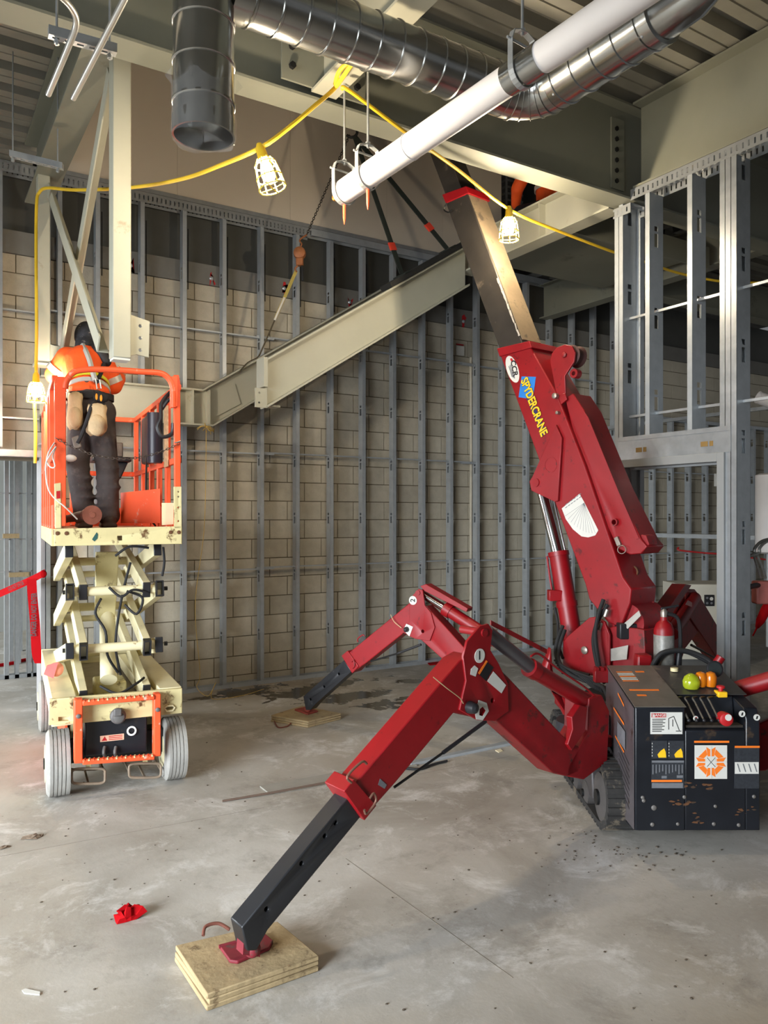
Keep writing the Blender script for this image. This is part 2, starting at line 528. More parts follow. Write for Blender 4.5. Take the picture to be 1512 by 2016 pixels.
def stud_mesh(x, z0, z1, y=YS, depth=SD, fw=FW, holes=True, flip=1, n0=.46, pitch=.61):
    """C stud: web on the -x side (flip=1), flanges front and back"""
    t = .0016; m = M()
    xa, xb = (x, x+fw) if flip > 0 else (x+fw, x)
    d = 1 if flip > 0 else -1
    m.box(min(xa, xb), max(xa, xb), y, y+t, z0, z1)
    m.box(min(xa, xb), max(xa, xb), y+depth-t, y+depth, z0, z1)
    xl0, xl1 = (xb-t, xb) if d > 0 else (xb, xb+t)
    m.box(xl0, xl1, y, y+.012, z0, z1); m.box(xl0, xl1, y+depth-.012, y+depth, z0, z1)
    wx0, wx1 = (xa, xa+t) if d > 0 else (xa-t, xa)
    hs = []
    if holes:
        zz = n0
        while zz < z1-.12:
            if zz > z0+.05: hs += [(zz, zz+.075), (zz+.09, zz+.115)]
            zz += pitch
    m.box(wx0, wx1, y, y+depth*.3, z0, z1); m.box(wx0, wx1, y+depth*.7, y+depth, z0, z1)
    c = z0
    for a, b_ in hs:
        m.box(wx0, wx1, y+depth*.3, y+depth*.7, c, a); c = b_
    m.box(wx0, wx1, y+depth*.3, y+depth*.7, c, z1)
    return m


TOPZ = 4.80
SP = .4115
tall = None; short = None; over = None
k = -8
while True:
    x = 2.72+SP*k
    k += 1
    if x > 13.8: break
    if x < -1.2 or abs(x-OPEN_X) < .13: continue
    if x < OPEN_X-.05:
        if over is None: over = put('stud', stud_mesh(x, OPEN_Z+.1, TOPZ), galv_dark, wf, smooth=False); ox = x
        else: clone(over, (x-ox, 0, 0), wf)
    elif x < 8.7:
        if tall is None: tall = put('stud', stud_mesh(x, .004, TOPZ), galv_dark, wf, smooth=False); tx = x
        else: clone(tall, (x-tx, 0, 0), wf)
    else:
        if short is None: short = put('stud', stud_mesh(x, .004, 3.2), galv_dark, wf, smooth=False); sx = x
        else: clone(short, (x-sx, 0, 0), wf)
# jamb studs of the doorway
for x in (OPEN_X-.045, OPEN_X+.055):
    put('jamb_stud', stud_mesh(x, .004, TOPZ), galv, wf, smooth=False)
put('jamb_face', M().box(OPEN_X-.085, OPEN_X-.05, YS+.005, YW+.15, .004, OPEN_Z+.03), mat('jamb_pale', (150, 148, 148), .6), wf, smooth=False)


def u_track(x0, x1, y, z, down=1, h=.05, depth=SD, slot=False):
    m = M(); t = .0016
    m.box(x0, x1, y-t, y+depth+t, z, z+t) if down < 0 else m.box(x0, x1, y-t, y+depth+t, z-t, z)
    za, zb = (z-h, z) if down > 0 else (z, z+h)
    for yy in (y-2*t, y+depth+t*.5):
        if not slot:
            m.box(x0, x1, yy, yy+t, za, zb)
        else:
            m.box(x0, x1, yy, yy+t, za, za+h*.25); m.box(x0, x1, yy, yy+t, zb-h*.28, zb)
            x = x0
            while x < x1:
                m.box(x, min(x+.03, x1), yy, yy+t, za+h*.25, zb-h*.28); x += .0425
    return m


put('floor_track', u_track(OPEN_X-.05, 14, YS, 0, -1, .04), galv_dark, wf, smooth=False)
put('slotted_track', u_track(1.0, 3.72, YS, 4.885, 1, .10, slot=True), galv, wf, smooth=False)
put('slotted_track', u_track(-1.2, 1.0, YS, 4.90, 1, .10, slot=True), galv, wf, smooth=False)
put('top_track', u_track(3.72, 8.7, YS, 4.885, 1, .075), galv_dark, wf, smooth=False)
put('top_track', u_track(8.7, 14, YS, 3.23, 1, .05), galv, wf, smooth=False)
put('header_track', u_track(-1.2, OPEN_X, YS, OPEN_Z+.08, 1, .06), galv, wf, smooth=False)


def crc(x0, x1, z):
    m = M(); y = YS+.03
    m.box(x0, x1, y, y+.038, z, z+.0016); m.box(x0, x1, y, y+.0016, z-.013, z); m.box(x0, x1, y+.036, y+.038, z-.013, z)
    return m


for z in (1.21, 2.42, 3.64):
    put('bridging_channel', crc(1.0, 3.30, z), galv_dark, wf, smooth=False)
    put('bridging_channel', crc(3.10, 6.0, z+.014), galv_dark, wf, smooth=False)
    if z < 3: put('bridging_channel', crc(5.8, 13.9, z), galv_dark, wf, smooth=False)
    else:
        put('bridging_channel', crc(5.8, 8.7, z), galv_dark, wf, smooth=False)
put('bridging_channel', crc(-1.2, 1.0, 3.60), galv, wf, smooth=False)
put('bridging_channel', crc(-1.2, 1.0, 2.44+.2), galv, wf, smooth=False)
# loose rods clipped beside the upper studs (hanger wires)
for i in range(9):
    x = 1.12+SP*(i)+.065+.36
    put('hanger_wire', M().cyl((x, YS+.02, 4.02), (x, YS+.02, 4.62), .005, n=6), black_iron, wf)

# ------------------------------------------------------------------ drywall bulkhead above, upper shaft
wd = root('wall_bulkhead', (3.7, YS, 4.89), kind='structure')
xs = [1.04, 2.26, 3.48, 4.70, 5.5, 6.42]
for i in range(5):
    put('drywall_panel', M().box(xs[i]+.001, xs[i+1]-.001, YS+.02, YS+.036, 4.89, 8.3), drywall_m, wd, smooth=False)
put('base_strip', M().box(1.04, 6.42, YS+.002, YS+.02, 4.89, 4.93), galv, wd, smooth=False)
put('wall_upper', M().box(-3, 14, 8.9, 9.0, 4.3, 8.4), darkwall_m, kind='structure', smooth=False)
put('wall_shaft_left', M().box(-.2, -.1, 4.3, 7.6, 5.1, 8.4), drywall_m, kind='structure', smooth=False)
put('ceiling_upper', M().box(-3, 14, 3.8, 9.0, 8.4, 8.5), darkwall_m, kind='structure', smooth=False)
put('wall_shaft_front', M().box(-.2, 14, 3.9, 4.05, 5.1, 8.4), drywall_m, kind='structure', smooth=False)

# ------------------------------------------------------------------ metal deck ceiling
DZ = 4.915
ce = root('ceiling', (0, 0, DZ), kind='structure')
PITCH = .305


def deck_panel(x0, x1, y0, nr, z=DZ):
    m = M(); th = .003
    for i in range(nr):
        y = y0+i*PITCH
        prof = [(0, .0), (.085, 0), (.088, .010), (.098, .010), (.101, 0), (.185, 0), (.198, .09), (.292, .09), (PITCH, 0)]
        pts = [(y+a, z+b_) for a, b_ in prof]
        vs = [V((x0, a, b_)) for a, b_ in pts]+[V((x1, a, b_)) for a, b_ in pts]
        n = len(pts)
        m.add(vs, [(j, j+1, j+1+n, j+n) for j in range(n-1)])
    return m


slab = mat('slab_over_deck', (120, 118, 112), .9, pos=True)
y = -3.0-3*PITCH
first = None
while y < 3.9:
    nr = 3
    put('deck_panel', deck_panel(-6, 12.5, y, nr), deck_m, ce); y += nr*PITCH
yb = 4.2
for i in range(4):
    put('deck_panel', deck_panel(-4, .95, yb+i*3*PITCH, 3 if i < 3 else 2), deck_m, ce)
    put('deck_panel', deck_panel(7.25, 12.5, yb+i*3*PITCH, 3 if i < 3 else 2), deck_m, ce)
put('slab_topping', M().box(-6, 12.5, -4, 4.15, DZ+.08, 5.08), slab, ce, smooth=False)
put('slab_topping', M().box(-4, .95, 4.15, 7.85, DZ+.08, 5.08), slab, ce, smooth=False)
put('slab_topping', M().box(7.25, 12.5, 4.15, 8.9, DZ+.08, 5.08), slab, ce, smooth=False)

# ------------------------------------------------------------------ structural steel


def steel_beam(name, p0, p1, depth, width, label, material, tf=.016, tw=.012, up=Z1, cat='beam', group=None, bevel=0):
    """p0,p1 centre of the section"""
    p0 = V(p0); p1 = V(p1); d = (p1-p0).normalized(); up = V(up); up = (up-d*up.dot(d)).normalized(); s = d.cross(up)
    base = (p0+p1)/2; base.z = min(p0.z, p1.z)-depth/2
    r = root(name, base, label, cat, group)
    o = put('web', M().beam(p0, p1, s*tw, up*(depth-2*tf)), material, r, smooth=False)
    for sg in (1, -1):
        put('flange', M().beam(p0+up*sg*(depth/2-tf/2), p1+up*sg*(depth/2-tf/2), s*width, up*tf), material, r, smooth=False)
    return r


def bolts(parent, pts, nrm, r=.016, material=black_iron):
    nrm = V(nrm)
    for p in pts:
        put('bolt', M().cyl(V(p), V(p)+nrm*.022, r, n=6), material, parent)


B1 = steel_beam('girder', (-6, 4.09, 4.535), (12.4, 4.09, 4.535), .73, .19, 'deep grey-green steel girder crossing the room under the metal deck', primer)
bolts(B1, [V((4.60, 4.08, 4.32+.08*i)) for i in range(6)], (0, -1, 0), .018)
put('shear_plate', M().box(4.55, 4.69, 4.07, 4.084, 4.26, 4.80), primer, B1, smooth=False)
B6 = steel_beam('edge_beam', (4.78, 3.98, 4.575), (4.78, -3.2, 4.575), .65, .20, 'grey steel beam sitting on the slotted track above the door framing', primer)
B3 = steel_beam('landing_beam', (4.74, 4.2, 4.335), (4.74, 6.12, 4.335), .33, .16, 'short cream steel beam that carries the edge of the stair landing', cream_steel)
put('stiffener', M().box(4.66, 4.735, 4.98, 4.99, 4.19, 4.48), cream_steel, B3, smooth=False)
B2 = steel_beam('header_beam', (.93, 4.2, 4.65), (.93, 7.10, 4.65), .50, .20, 'grey steel beam running to the block wall above the crossed braces', primer)
bolts(B2, [V((.915, 4.28, 4.5+.09*i)) for i in range(4)], (-1, 0, 0), .016)
B5 = steel_beam('joist_beam', (2.05, 3.985, 4.40), (2.05, -2.5, 4.40), .40, .16, 'cream steel beam that meets the girder above the white pipe', cream_steel)
put('end_plate', M().box(1.78, 2.32, 3.97, 3.985, 4.22, 4.86), primer, B5, smooth=False)
bolts(B5, [V((1.84+.0, 3.97, 4.30+.11*i)) for i in range(5)]+[V((2.26, 3.97, 4.30+.11*i)) for i in range(5)], (0, -1, 0), .02)
B7 = steel_beam('cross_beam', (7.4, 6.2, 4.62), (12.4, 6.2, 4.62), .45, .17, 'dim steel beam behind the stud framing, crossing the far bay', primer)
B8 = steel_beam('bay_beam', (7.2, 4.2, 4.60), (7.2, 7.6, 4.60), .45, .17, 'dim steel beam behind the stud framing, running to the block wall', primer)
for r_ in ():
    pass
# landing behind the stair head
la = root('stair_landing', V((5.9, 5.4, 4.45)), 'steel deck landing behind the cream landing beam', 'landing')
put('deck_plate', M().box(4.84, 7.0, 5.0, 6.4, 4.46, 4.50), primer, la, smooth=False)
put('edge_channel', M().box(4.84, 7.0, 4.97, 4.998, 4.30, 4.52), primer, la, smooth=False)

# hung post, far post and the crossed braces
po = root('hanger_post', V((1.03, 4.55, 2.66)), 'cream square steel post hanging from the ceiling steel, drilled plate at its foot', 'post')
put('tube', M().box(.98, 1.082, 4.5, 4.602, 2.66, 4.402), cream_steel, po, bevel=.006)
pl = [V((1.082, 4.535, 2.92)), V((1.195, 4.535, 2.895)), V((1.19, 4.535, 2.685)), V((1.12, 4.535, 2.695)), V((1.082, 4.535, 2.68))]
gp = put('gusset_plate', M().prism(pl, (0, .014, 0)), cream_steel, po, smooth=False)
for i in range(3):
    drill(gp, M().cyl((1.142, 4.52, 2.722+.07*i), (1.142, 4.56, 2.722+.07*i), .011, n=12))
put('end_cap', M().box(.985, 1.077, 4.505, 4.597, 2.648, 2.66), white_m, po, smooth=False)
pc = root('brace_post', V((.89, 6.5, 2.94)), 'cream steel post under the header beam by the block wall', 'post')
put('tube', M().box(.845, .935, 6.45, 6.54, 2.94, 4.402), cream_steel, pc, bevel=.005)
put('base_plate', M().box(.82, .96, 6.42, 6.57, 2.925, 2.94), cream_steel, pc, smooth=False)
put('gusset_plate', M().prism([V((.935, 6.47, 2.945)), V((.935, 6.27, 2.965)), V((.935, 6.27, 3.05)), V((.935, 6.47, 3.10))], (.048, 0, 0)), cream_steel, pc, smooth=False)


def brace(name, a, b_, x, label, wv):
    a = V((x, a[0], a[1])); b_ = V((x, b_[0], b_[1])); d = (b_-a).normalized(); h = X1.cross(d)
    r = root(name, V((x, (a.y+b_.y)/2, min(a.z, b_.z))), label, 'brace', None)
    put('leg', M().beam(a, b_, X1*.008, h*wv), cream_steel, r, smooth=False)
    put('leg', M().beam(a+h*(wv/2-.004)+X1*.03, b_+h*(wv/2-.004)+X1*.03, X1*.06, h*.008), cream_steel, r, smooth=False)
    return r


brace('diagonal_brace', (6.455, 4.30), (4.59, 2.74), .922, 'cream angle brace falling from the wall post to the hanging post', .10)
brace('diagonal_brace', (4.62, 4.33), (6.30, 2.985), .985, 'cream angle brace falling from the hanging post to the wall post', .10)

# ------------------------------------------------------------------ stair stringers
SL = math.tan(math.radians(32.4))


def stringer_front():
    y = 6.0; x0, x1 = 2.53, 4.64; zt = 3.07
    d = V((1, 0, SL)).normalized(); up = V((-SL, 0, 1)).normalized()
    r = root('stair_stringer', V((x0, y, 2.68)), 'bright cream sloped stair stringer slung from the crane hook', 'stringer', None)
    dep = .345
    cv = dep/math.cos(math.radians(32.4))

    def zt_(x): return zt+(x-x0)*SL
    web = [V((x0, y, zt_(x0)-cv)), V((x1, y, zt_(x1)-cv)), V((x1, y, zt_(x1))), V((x0, y, zt_(x0)))]
    put('web', M().prism(web, (0, .012, 0)), cream_steel, r, smooth=False)
    tfv = .016/math.cos(math.radians(32.4))
    for a in (0, cv-tfv):
        q = [V((x0, y-.075, zt_(x0)-a-tfv)), V((x1, y-.075, zt_(x1)-a-tfv)), V((x1, y-.075, zt_(x1)-a)), V((x0, y-.075, zt_(x0)-a))]
        put('flange', M().prism(q, (0, .16, 0)), cream_steel, r, smooth=False)
    put('end_plate', M().box(x0-.035, x0-.001, y-.075, y+.085, zt_(x0)-.24, zt_(x0)+.005), cream_steel, r, smooth=False)
    cl = put('clip_angle', M().box(x0-.105, x0-.001, y-.06, y-.046, zt_(x0)-cv-.005, zt_(x0)-cv+.155), cream_steel, r, smooth=False)
    for dz in (.035, .115):
        drill(cl, M().cyl((x0-.07, y-.08, zt_(x0)-cv+dz), (x0-.07, y-.03, zt_(x0)-cv+dz), .009, n=10))
    put('clip_angle', M().box(x0+.06, x0+.15, y+.012, y+.12, zt_(x0)-cv+.02, zt_(x0)-cv+.035), cream_steel, r, smooth=False)
    return r


def stringer_rear():
    y = 7.2; xk = 2.38; zt = 2.965; x1 = 5.45
    r = root('stair_stringer', V((xk, y, 2.6)), 'cream kinked stair stringer along the stud wall, its level end behind the lift', 'stringer', None)
    dep = .345; c = math.cos(math.radians(32.4)); cv = dep/c; tf = .016

    def zz(x): return zt+max(0, x-xk)*SL
    kb = xk+dep*math.tan(math.radians(16.2))
    web = [V((.96, y, zt-dep)), V((kb, y, zt-dep)), V((x1, y, zz(x1)-cv)), V((x1, y, zz(x1))), V((xk, y, zt)), V((.96, y, zt))]
    put('web', M().prism(web, (0, .012, 0)), cream_steel, r, smooth=False)
    for a, kx in ((0, xk), (dep-tf, kb)):
        put('flange', M().box(.96, kx, y-.08, y+.08, zt-a-tf, zt-a), cream_steel, r, smooth=False)
        av = 0 if a == 0 else cv-tf/c
        q = [V((kx, y-.08, zt-a-tf)), V((x1, y-.08, zz(x1)-av-tf/c)), V((x1, y-.08, zz(x1)-av)), V((kx, y-.08, zt-a))]
        put('flange', M().prism(q, (0, .16, 0)), cream_steel, r, smooth=False)
    for xx in (xk-.25, xk-.1, xk+.06):
        put('stiffener', M().box(xx, xx+.012, y-.075, y, zt-dep+tf, zt-tf if xx < xk else zt), cream_steel, r, smooth=False)
    put('splice_plate', M().prism([V((xk+.02, y-.014, zt-.03)), V((xk+.34, y-.014, zt+.09)), V((xk+.40, y-.014, zt-.10)), V((xk+.06, y-.014, zt-dep+.05))], (0, .013, 0)), cream_steel, r, smooth=False)
    return r


ST1 = stringer_front(); ST2 = stringer_rear()
# ------------------------------------------------------------------ stud framing with the door opening (runs toward the viewer)
XF = 4.68; FD = .152
wr = root('wall_right', (XF, 3.6, 0), kind='structure')


def stud_y(y, z0, z1, holes=True, depth=FD, fw=.041, n0=.35, pitch=.61):
    """C stud with its web on the -y side, flanges on the x faces"""
    t = .0016; m = M(); x = XF
    m.box(x, x+t, y, y+fw, z0, z1); m.box(x+depth-t, x+depth, y, y+fw, z0, z1)
    m.box(x, x+.014, y+fw-t, y+fw, z0, z1); m.box(x+depth-.014, x+depth, y+fw-t, y+fw, z0, z1)
    hs = []
    zz = n0
    while zz < z1-.15:
        if zz > z0+.08: hs += [(zz, zz+.10), (zz+.118, zz+.155)]
        zz += pitch
    m.box(x, x+depth*.36, y, y+t, z0, z1); m.box(x+depth*.64, x+depth, y, y+t, z0, z1)
    c = z0
    for a, b_ in hs:
        m.box(x+depth*.36, x+depth*.64, y, y+t, c, a); c = b_
    m.box(x+depth*.36, x+depth*.64, y, y+t, c, z1)
    return m


TZ = 4.165
HZ0, HZ1 = 2.19, 2.335
s0 = put('stud', stud_y(4.075, .004, TZ), galv_dark, wr, smooth=False)
put('stud', stud_y(4.118, .004, TZ-.03), galv_dark, wr, smooth=False)
cr = put('cripple_stud', stud_y(3.825, HZ1+.02, TZ, n0=2.55), galv_dark, wr, smooth=False)
clone(cr, (0, -.365, 0), wr)
for yy in (3.205, 3.162, 3.119):
    put('stud', stud_y(yy, .004, TZ), galv, wr, smooth=False)
# shaft wall behind the left studs (grey jamb of the return)
put('return_stud', M().box(XF+.155, XF+.20, 4.04, 4.16, .004, TZ-.05), galv_dark, wr, smooth=False)


def track_y(x0, x1, y0, y1, z, h, slot):
    m = M(); t = .0016
    m.box(x0-t, x1+t, y0, y1, z-t, z)
    for xx in (x0-2*t, x1+t*.5):
        if not slot:
            m.box(xx, xx+t, y0, y1, z-h, z)
        else:
            m.box(xx, xx+t, y0, y1, z-h, z-h*.75); m.box(xx, xx+t, y0, y1, z-h*.28, z)
            y = y0
            while y < y1:
                m.box(xx, xx+t, y, min(y+.03, y1), z-h*.75, z-h*.28); y += .0425
    return m


put('slotted_track', track_y(XF, XF+FD, -3.0, 4.0, 4.245, .082, True), galv, wr, smooth=False)
put('slotted_track', track_y(XF, XF+FD, 4.0, 4.17, 4.15, .075, True), galv, wr, smooth=False)
hd = put('header', M().box(XF-.004, XF+FD+.004, 3.16, 4.12, HZ0, HZ1), galv, wr, smooth=False)
put('sill_track', M().box(XF-.007, XF+FD+.007, 3.16, 4.115, HZ1, HZ1+.032), galv, wr, smooth=False)
for yy in (3.92, 3.36):
    for i, (dy, w_) in enumerate(((0, .055), (.055, .028))):
        put('knockout', M().box(XF-.0065, XF-.0035, yy-dy-w_/2, yy-dy+w_/2, HZ0+.05, HZ0+.085), mat('brass_tab', (150, 120, 70), .5, .4), hd, smooth=False)
for z in (3.28, 2.52):
    put('bridging_bar', M().box(XF+FD*.45, XF+FD*.55, 2.2, 4.11, z, z+.018), galv, wr, smooth=False)
put('floor_track', M().box(XF, XF+FD, 3.11, 3.25, 0, .03), galv_dark, wr, smooth=False)

# hollow metal door frame
frame_m = mat('door_frame_grey', (140, 141, 140), .5, 0, .05, 3, pos=True)
dr = root('door_1', (XF, 3.65, 0), kind='structure')
y0, y1 = 3.20, 4.115
for ya, yb in ((y0, y0+.055), (y1-.055, y1)):
    put('jamb', M().box(XF-.02, XF+.20, ya, yb, 0, HZ0), frame_m, dr, bevel=.003)
put('head', M().box(XF-.02, XF+.20, y0+.055, y1-.055, HZ0-.06, HZ0), frame_m, dr, bevel=.003)
put('door_stop', M().box(XF+.06, XF+.11, y0+.055, y1-.055, HZ0-.076, HZ0-.06), frame_m, dr, smooth=False)
put('door_stop', M().box(XF+.06, XF+.11, y0+.055, y0+.071, 0, HZ0-.076), frame_m, dr, smooth=False)
put('door_stop', M().box(XF+.06, XF+.11, y1-.071, y1-.055, 0, HZ0-.076), frame_m, dr, smooth=False)

# ------------------------------------------------------------------ round duct run
DY, DZc, DR = 3.10, 3.985, .124


def spiral(name, p0, p1, r, parent, first=.06, step=.115, material=duct_m):
    p0 = V(p0); p1 = V(p1); d = (p1-p0).normalized(); Lg = (p1-p0).length
    o = put(name, M().cyl(p0, p1, r, n=40, caps=False), material, parent)
    s = first
    while s < Lg-.02:
        put('seam', M().lathe(p0+d*(s-.008), d, [(0, r), (.004, r+.006), (.012, r+.006), (.016, r)], 40), material, o)
        s += step
    return o


dv = root('spiral_duct', V((1.038, DY, 3.32)), 'galvanised round duct dropping from the deck with a plastic-wrapped open end', 'duct')
vx = 1.038
DUCT0 = .10
dark_duct = duct_m
spiral('drop_pipe', (vx, DY, 4.88), (vx, DY, 3.39), DR, dv, DUCT0, .165, dark_duct)
put('end_collar', M().ring((vx, DY, 3.40), (vx, DY, 3.33), DR+.004, DR-.004, 40), dark_duct, dv)
# wrinkled plastic film over the end
film = mat('plastic_film', (235, 235, 235), .05, 0, .02, 4, alpha=.07)
pm = M(); n = 48
rows = [(3.525, 1.03), (3.48, 1.05), (3.43, 1.055), (3.38, 1.05), (3.33, 1.06), (3.315, 1.0), (3.318, .7), (3.325, .35), (3.33, .02)]
vs = []
for j, (z, k) in enumerate(rows):
    for i in range(n):
        a = 2*PI*i/n
        q = k*DR*(1+.025*math.sin(7*a+j*1.3)*random.random()+.02*math.sin(13*a)*(1 if j < 5 else .3))
        zz = z+(.018*math.sin(5*a)+.012*random.random() if j == 0 else .008*math.sin(3*a+j)+(.02*math.sin(a*2+1) if j > 5 else 0))
        vs.append(V((vx+q*math.cos(a), DY+q*math.sin(a), zz)))
pm.add(vs, [(j*n+i, j*n+(i+1) % n, (j+1)*n+(i+1) % n, (j+1)*n+i) for j in range(len(rows)-1) for i in range(n)])
put('plastic_film', pm, film, dv, ang=60)
for i in range(7):
    a = 2*PI*i/7+.4; p = V((vx+DR*1.05*math.cos(a), DY+DR*1.05*math.sin(a), 3.51))
    pts = [p, p+V((.03*math.cos(a), .03*math.sin(a), .03)), p+V((.01*math.cos(a+1), .01*math.sin(a+1), .065))]
    put('film_tail', M().prism(pts, (.002, .002, 0)), film, dv, smooth=False)

dh = root('spiral_duct', V((2.2, DY, DZc-DR)), 'shiny galvanised spiral duct running below the deck and turning at an elbow', 'duct')
spiral('run', (vx+DR*.9, DY, DZc), (2.64, DY, DZc), DR, dh, .09, .12)
put('tap_collar', M().ring((vx+DR*.85, DY, DZc), (vx+DR+.05, DY, DZc), DR+.008, DR-.004, 36), duct_m, dh)
# gored elbow turning toward the viewer
ec = V((2.64, DY-.20, DZc)); pts = []
for i in range(7):
    a = PI/2-(PI/2)*i/6
    pts.append(ec+V((.20*math.cos(a), .20*math.sin(a), 0)))
el = put('elbow', M().tube(pts, DR+.002, 36), dark_duct, dh)
for i in range(1, 6):
    a = PI/2-(PI/2)*i/6; p = pts[i]; d = V((math.sin(a), -math.cos(a), 0))
    put('gore_seam', M().lathe(p-d*.004, d, [(0, DR), (.002, DR+.008), (.006, DR+.008), (.008, DR)], 36), duct_m, el)
spiral('branch', (2.84, DY-.20, DZc), (2.84, DY-.80, DZc), DR, dh, .06, .13)
put('end_connector', M().lathe((2.84, DY-.80, DZc), (0, -1, 0), [(0, DR+.006), (.05, DR+.006), (.055, DR-.01), (.22, DR-.02), (.30, DR*.6)], 32), dark_duct, dh)
for s in (.05, .6):
    put('screw', M().ball((2.84-DR*.6, DY-.20-s, DZc-DR*.8), .009, 8, 6), galv, dh)

# flat soffit plate along the ceiling edge, right
so = root('closure_plate', V((5.3, 2.0, 4.86)), 'flat grey steel closure plate under the deck beside the edge beam', 'plate')
put('plate', M().box(4.90, 5.9, -3, 3.95, 4.86, 4.872), primer, so, smooth=False)

# ------------------------------------------------------------------ white jacketed pipe with clevis hangers
PA = at(668, 384, y=3.86); PB = C(.84, 3.0, 3.70); pd = (PB-PA).normalized(); PE = PA+pd*4.2
pr = .066
wp = root('insulated_pipe', PA, 'white jacketed pipe rising toward the ceiling from a rounded capped end', 'pipe')
put('jacket', M().lathe(PA, pd, [(0, pr*.5), (.006, pr*.8), (.02, pr*.96), (.04, pr), (4.2, pr)], 32), white_pipe, wp)
put('jacket_seam', M().lathe(PA+pd*.62, pd, [(0, pr), (.002, pr+.003), (.010, pr+.003), (.012, pr)], 32), white_pipe, wp)
put('metal_shield', M().lathe(PA+pd*1.29, pd, [(0, pr), (.001, pr+.003), (.19, pr+.003), (.191, pr)], 32), duct_m, wp)
nip = PA-pd*.03
put('end_nipple', M().cyl(PA+pd*.01, PA-pd*.05, .022, .018, 14), mat('brass', (196, 150, 80), .35, .8), wp)


def clevis(p, top, label, tag=True):
    up = Z1; side = pd.cross(up).normalized()
    r = root('clevis_hanger', p-Z1*pr, label, 'hanger', 'clevis hangers on the white pipe')
    c = p; rr = pr+.010
    ring = [c+side*(rr*math.cos(a))+Z1*(rr*math.sin(a)) for a in [PI+PI*i/12 for i in range(13)]]
    ring = [c-side*rr+Z1*.11]+ring+[c+side*rr+Z1*.11]
    m = M()
    for i in range(len(ring)-1):
        m.beam(ring[i], ring[i+1], pd*.028, (ring[i+1]-ring[i]).cross(pd).normalized()*.004)
    put('strap', m, galv, r, smooth=False)
    yo = [c-side*rr+Z1*.11, c-side*rr*.8+Z1*.15, c-side*.02+Z1*.165, c+side*.02+Z1*.165, c+side*rr*.8+Z1*.15, c+side*rr+Z1*.11]
    m = M()
    for i in range(len(yo)-1):
        m.beam(yo[i], yo[i+1], pd*.028, (yo[i+1]-yo[i]).cross(pd).normalized()*.004)
    put('yoke', m, galv, r, smooth=False)
    put('cross_bolt', M().cyl(c-side*(rr+.02)+Z1*.11, c+side*(rr+.02)+Z1*.11, .006, n=8), galv, r)
    put('rod', M().cyl(c+Z1*.15, V((c.x, c.y, top)), .0065, n=8), galv, r)
    put('nut', M().cyl(c+Z1*.165, c+Z1*.18, .014, n=6), galv, r)
    if tag:
        put('orange_tag', M().lathe(c-Z1*(pr+.01), (0, 0, -1), [(0, .010), (.075, .009), (.11, .002)], 8), mat('orange_tag', (236, 92, 48), .5), r)
    return r


clevis(PA+pd*.05, 4.20, 'clevis hanger with an orange tag at the capped pipe end')
clevis(PA+pd*.27, 4.20, 'clevis hanger with an orange tag beside the one at the pipe end')
clevis(PA+pd*1.37, 4.91, 'clevis hanger around the shiny metal shield of the pipe', tag=False)

# ------------------------------------------------------------------ conduits and strut trapezes by the left ceiling
cd_m = mat('emt_conduit', (205, 203, 196), .28, .8, .05, 6)
a0 = at(95, 186, Z=3.58); zc = a0.z
cn = put('bent_conduit', M().tube(bez([a0, at(136, 88, Z=3.315), at(150, 45, Z=3.22), at(140, 15, Z=3.14), at(112, -12, Z=3.06), at(60, -40, Z=3.0)], 8), .0135, 12), cd_m,
         label='silver conduit bent in a quarter turn below the ceiling strut', cat='conduit')
put('straight_conduit', M().tube([at(144, 194, Z=3.62), at(192, 101, Z=3.372), at(270, -50, Z=3.02)], .0135, 12), cd_m,
    label='straight silver conduit fixed beneath the ceiling strut', cat='conduit')


def strut(a, b_, label, rods, ztop):
    a = V(a); b_ = V(b_); d = (b_-a).normalized(); s = d.cross(Z1).normalized(); w_ = .041
    r = root('strut_channel', (a+b_)/2-Z1*w_/2, label, 'strut', 'strut trapezes under the deck')
    o = put('channel', M().beam(a, b_, s*w_, Z1*w_), galv, r, smooth=False)
    Lg = (b_-a).length; k = .03; bits = M()
    while k < Lg-.03:
        c = a+d*k
        bits.beam(c-d*.014-Z1*w_/2, c+d*.014-Z1*w_/2, s*.013, Z1*.024)
        k += .05
    drill(o, bits)
    for f in rods:
        p = a+(b_-a)*f
        put('rod', M().cyl(p-Z1*.05, V((p.x, p.y, ztop)), .005, n=8), galv, r)
        put('nut', M().cyl(p-Z1*.045, p-Z1*.028, .012, n=6), galv, r)
    return r


strut(at(95, 62, Z=3.30), at(229, 99, Z=3.44), 'slotted steel strut carrying the two silver conduits', (.12, .9), 4.9)
strut(at(20, 303, Z=5.2), at(124, 328, Z=5.25), 'slotted steel strut hung low by the block wall under the deck', (.05, .9), 4.9)

# ------------------------------------------------------------------ string of caged work lights
LAMPS = []


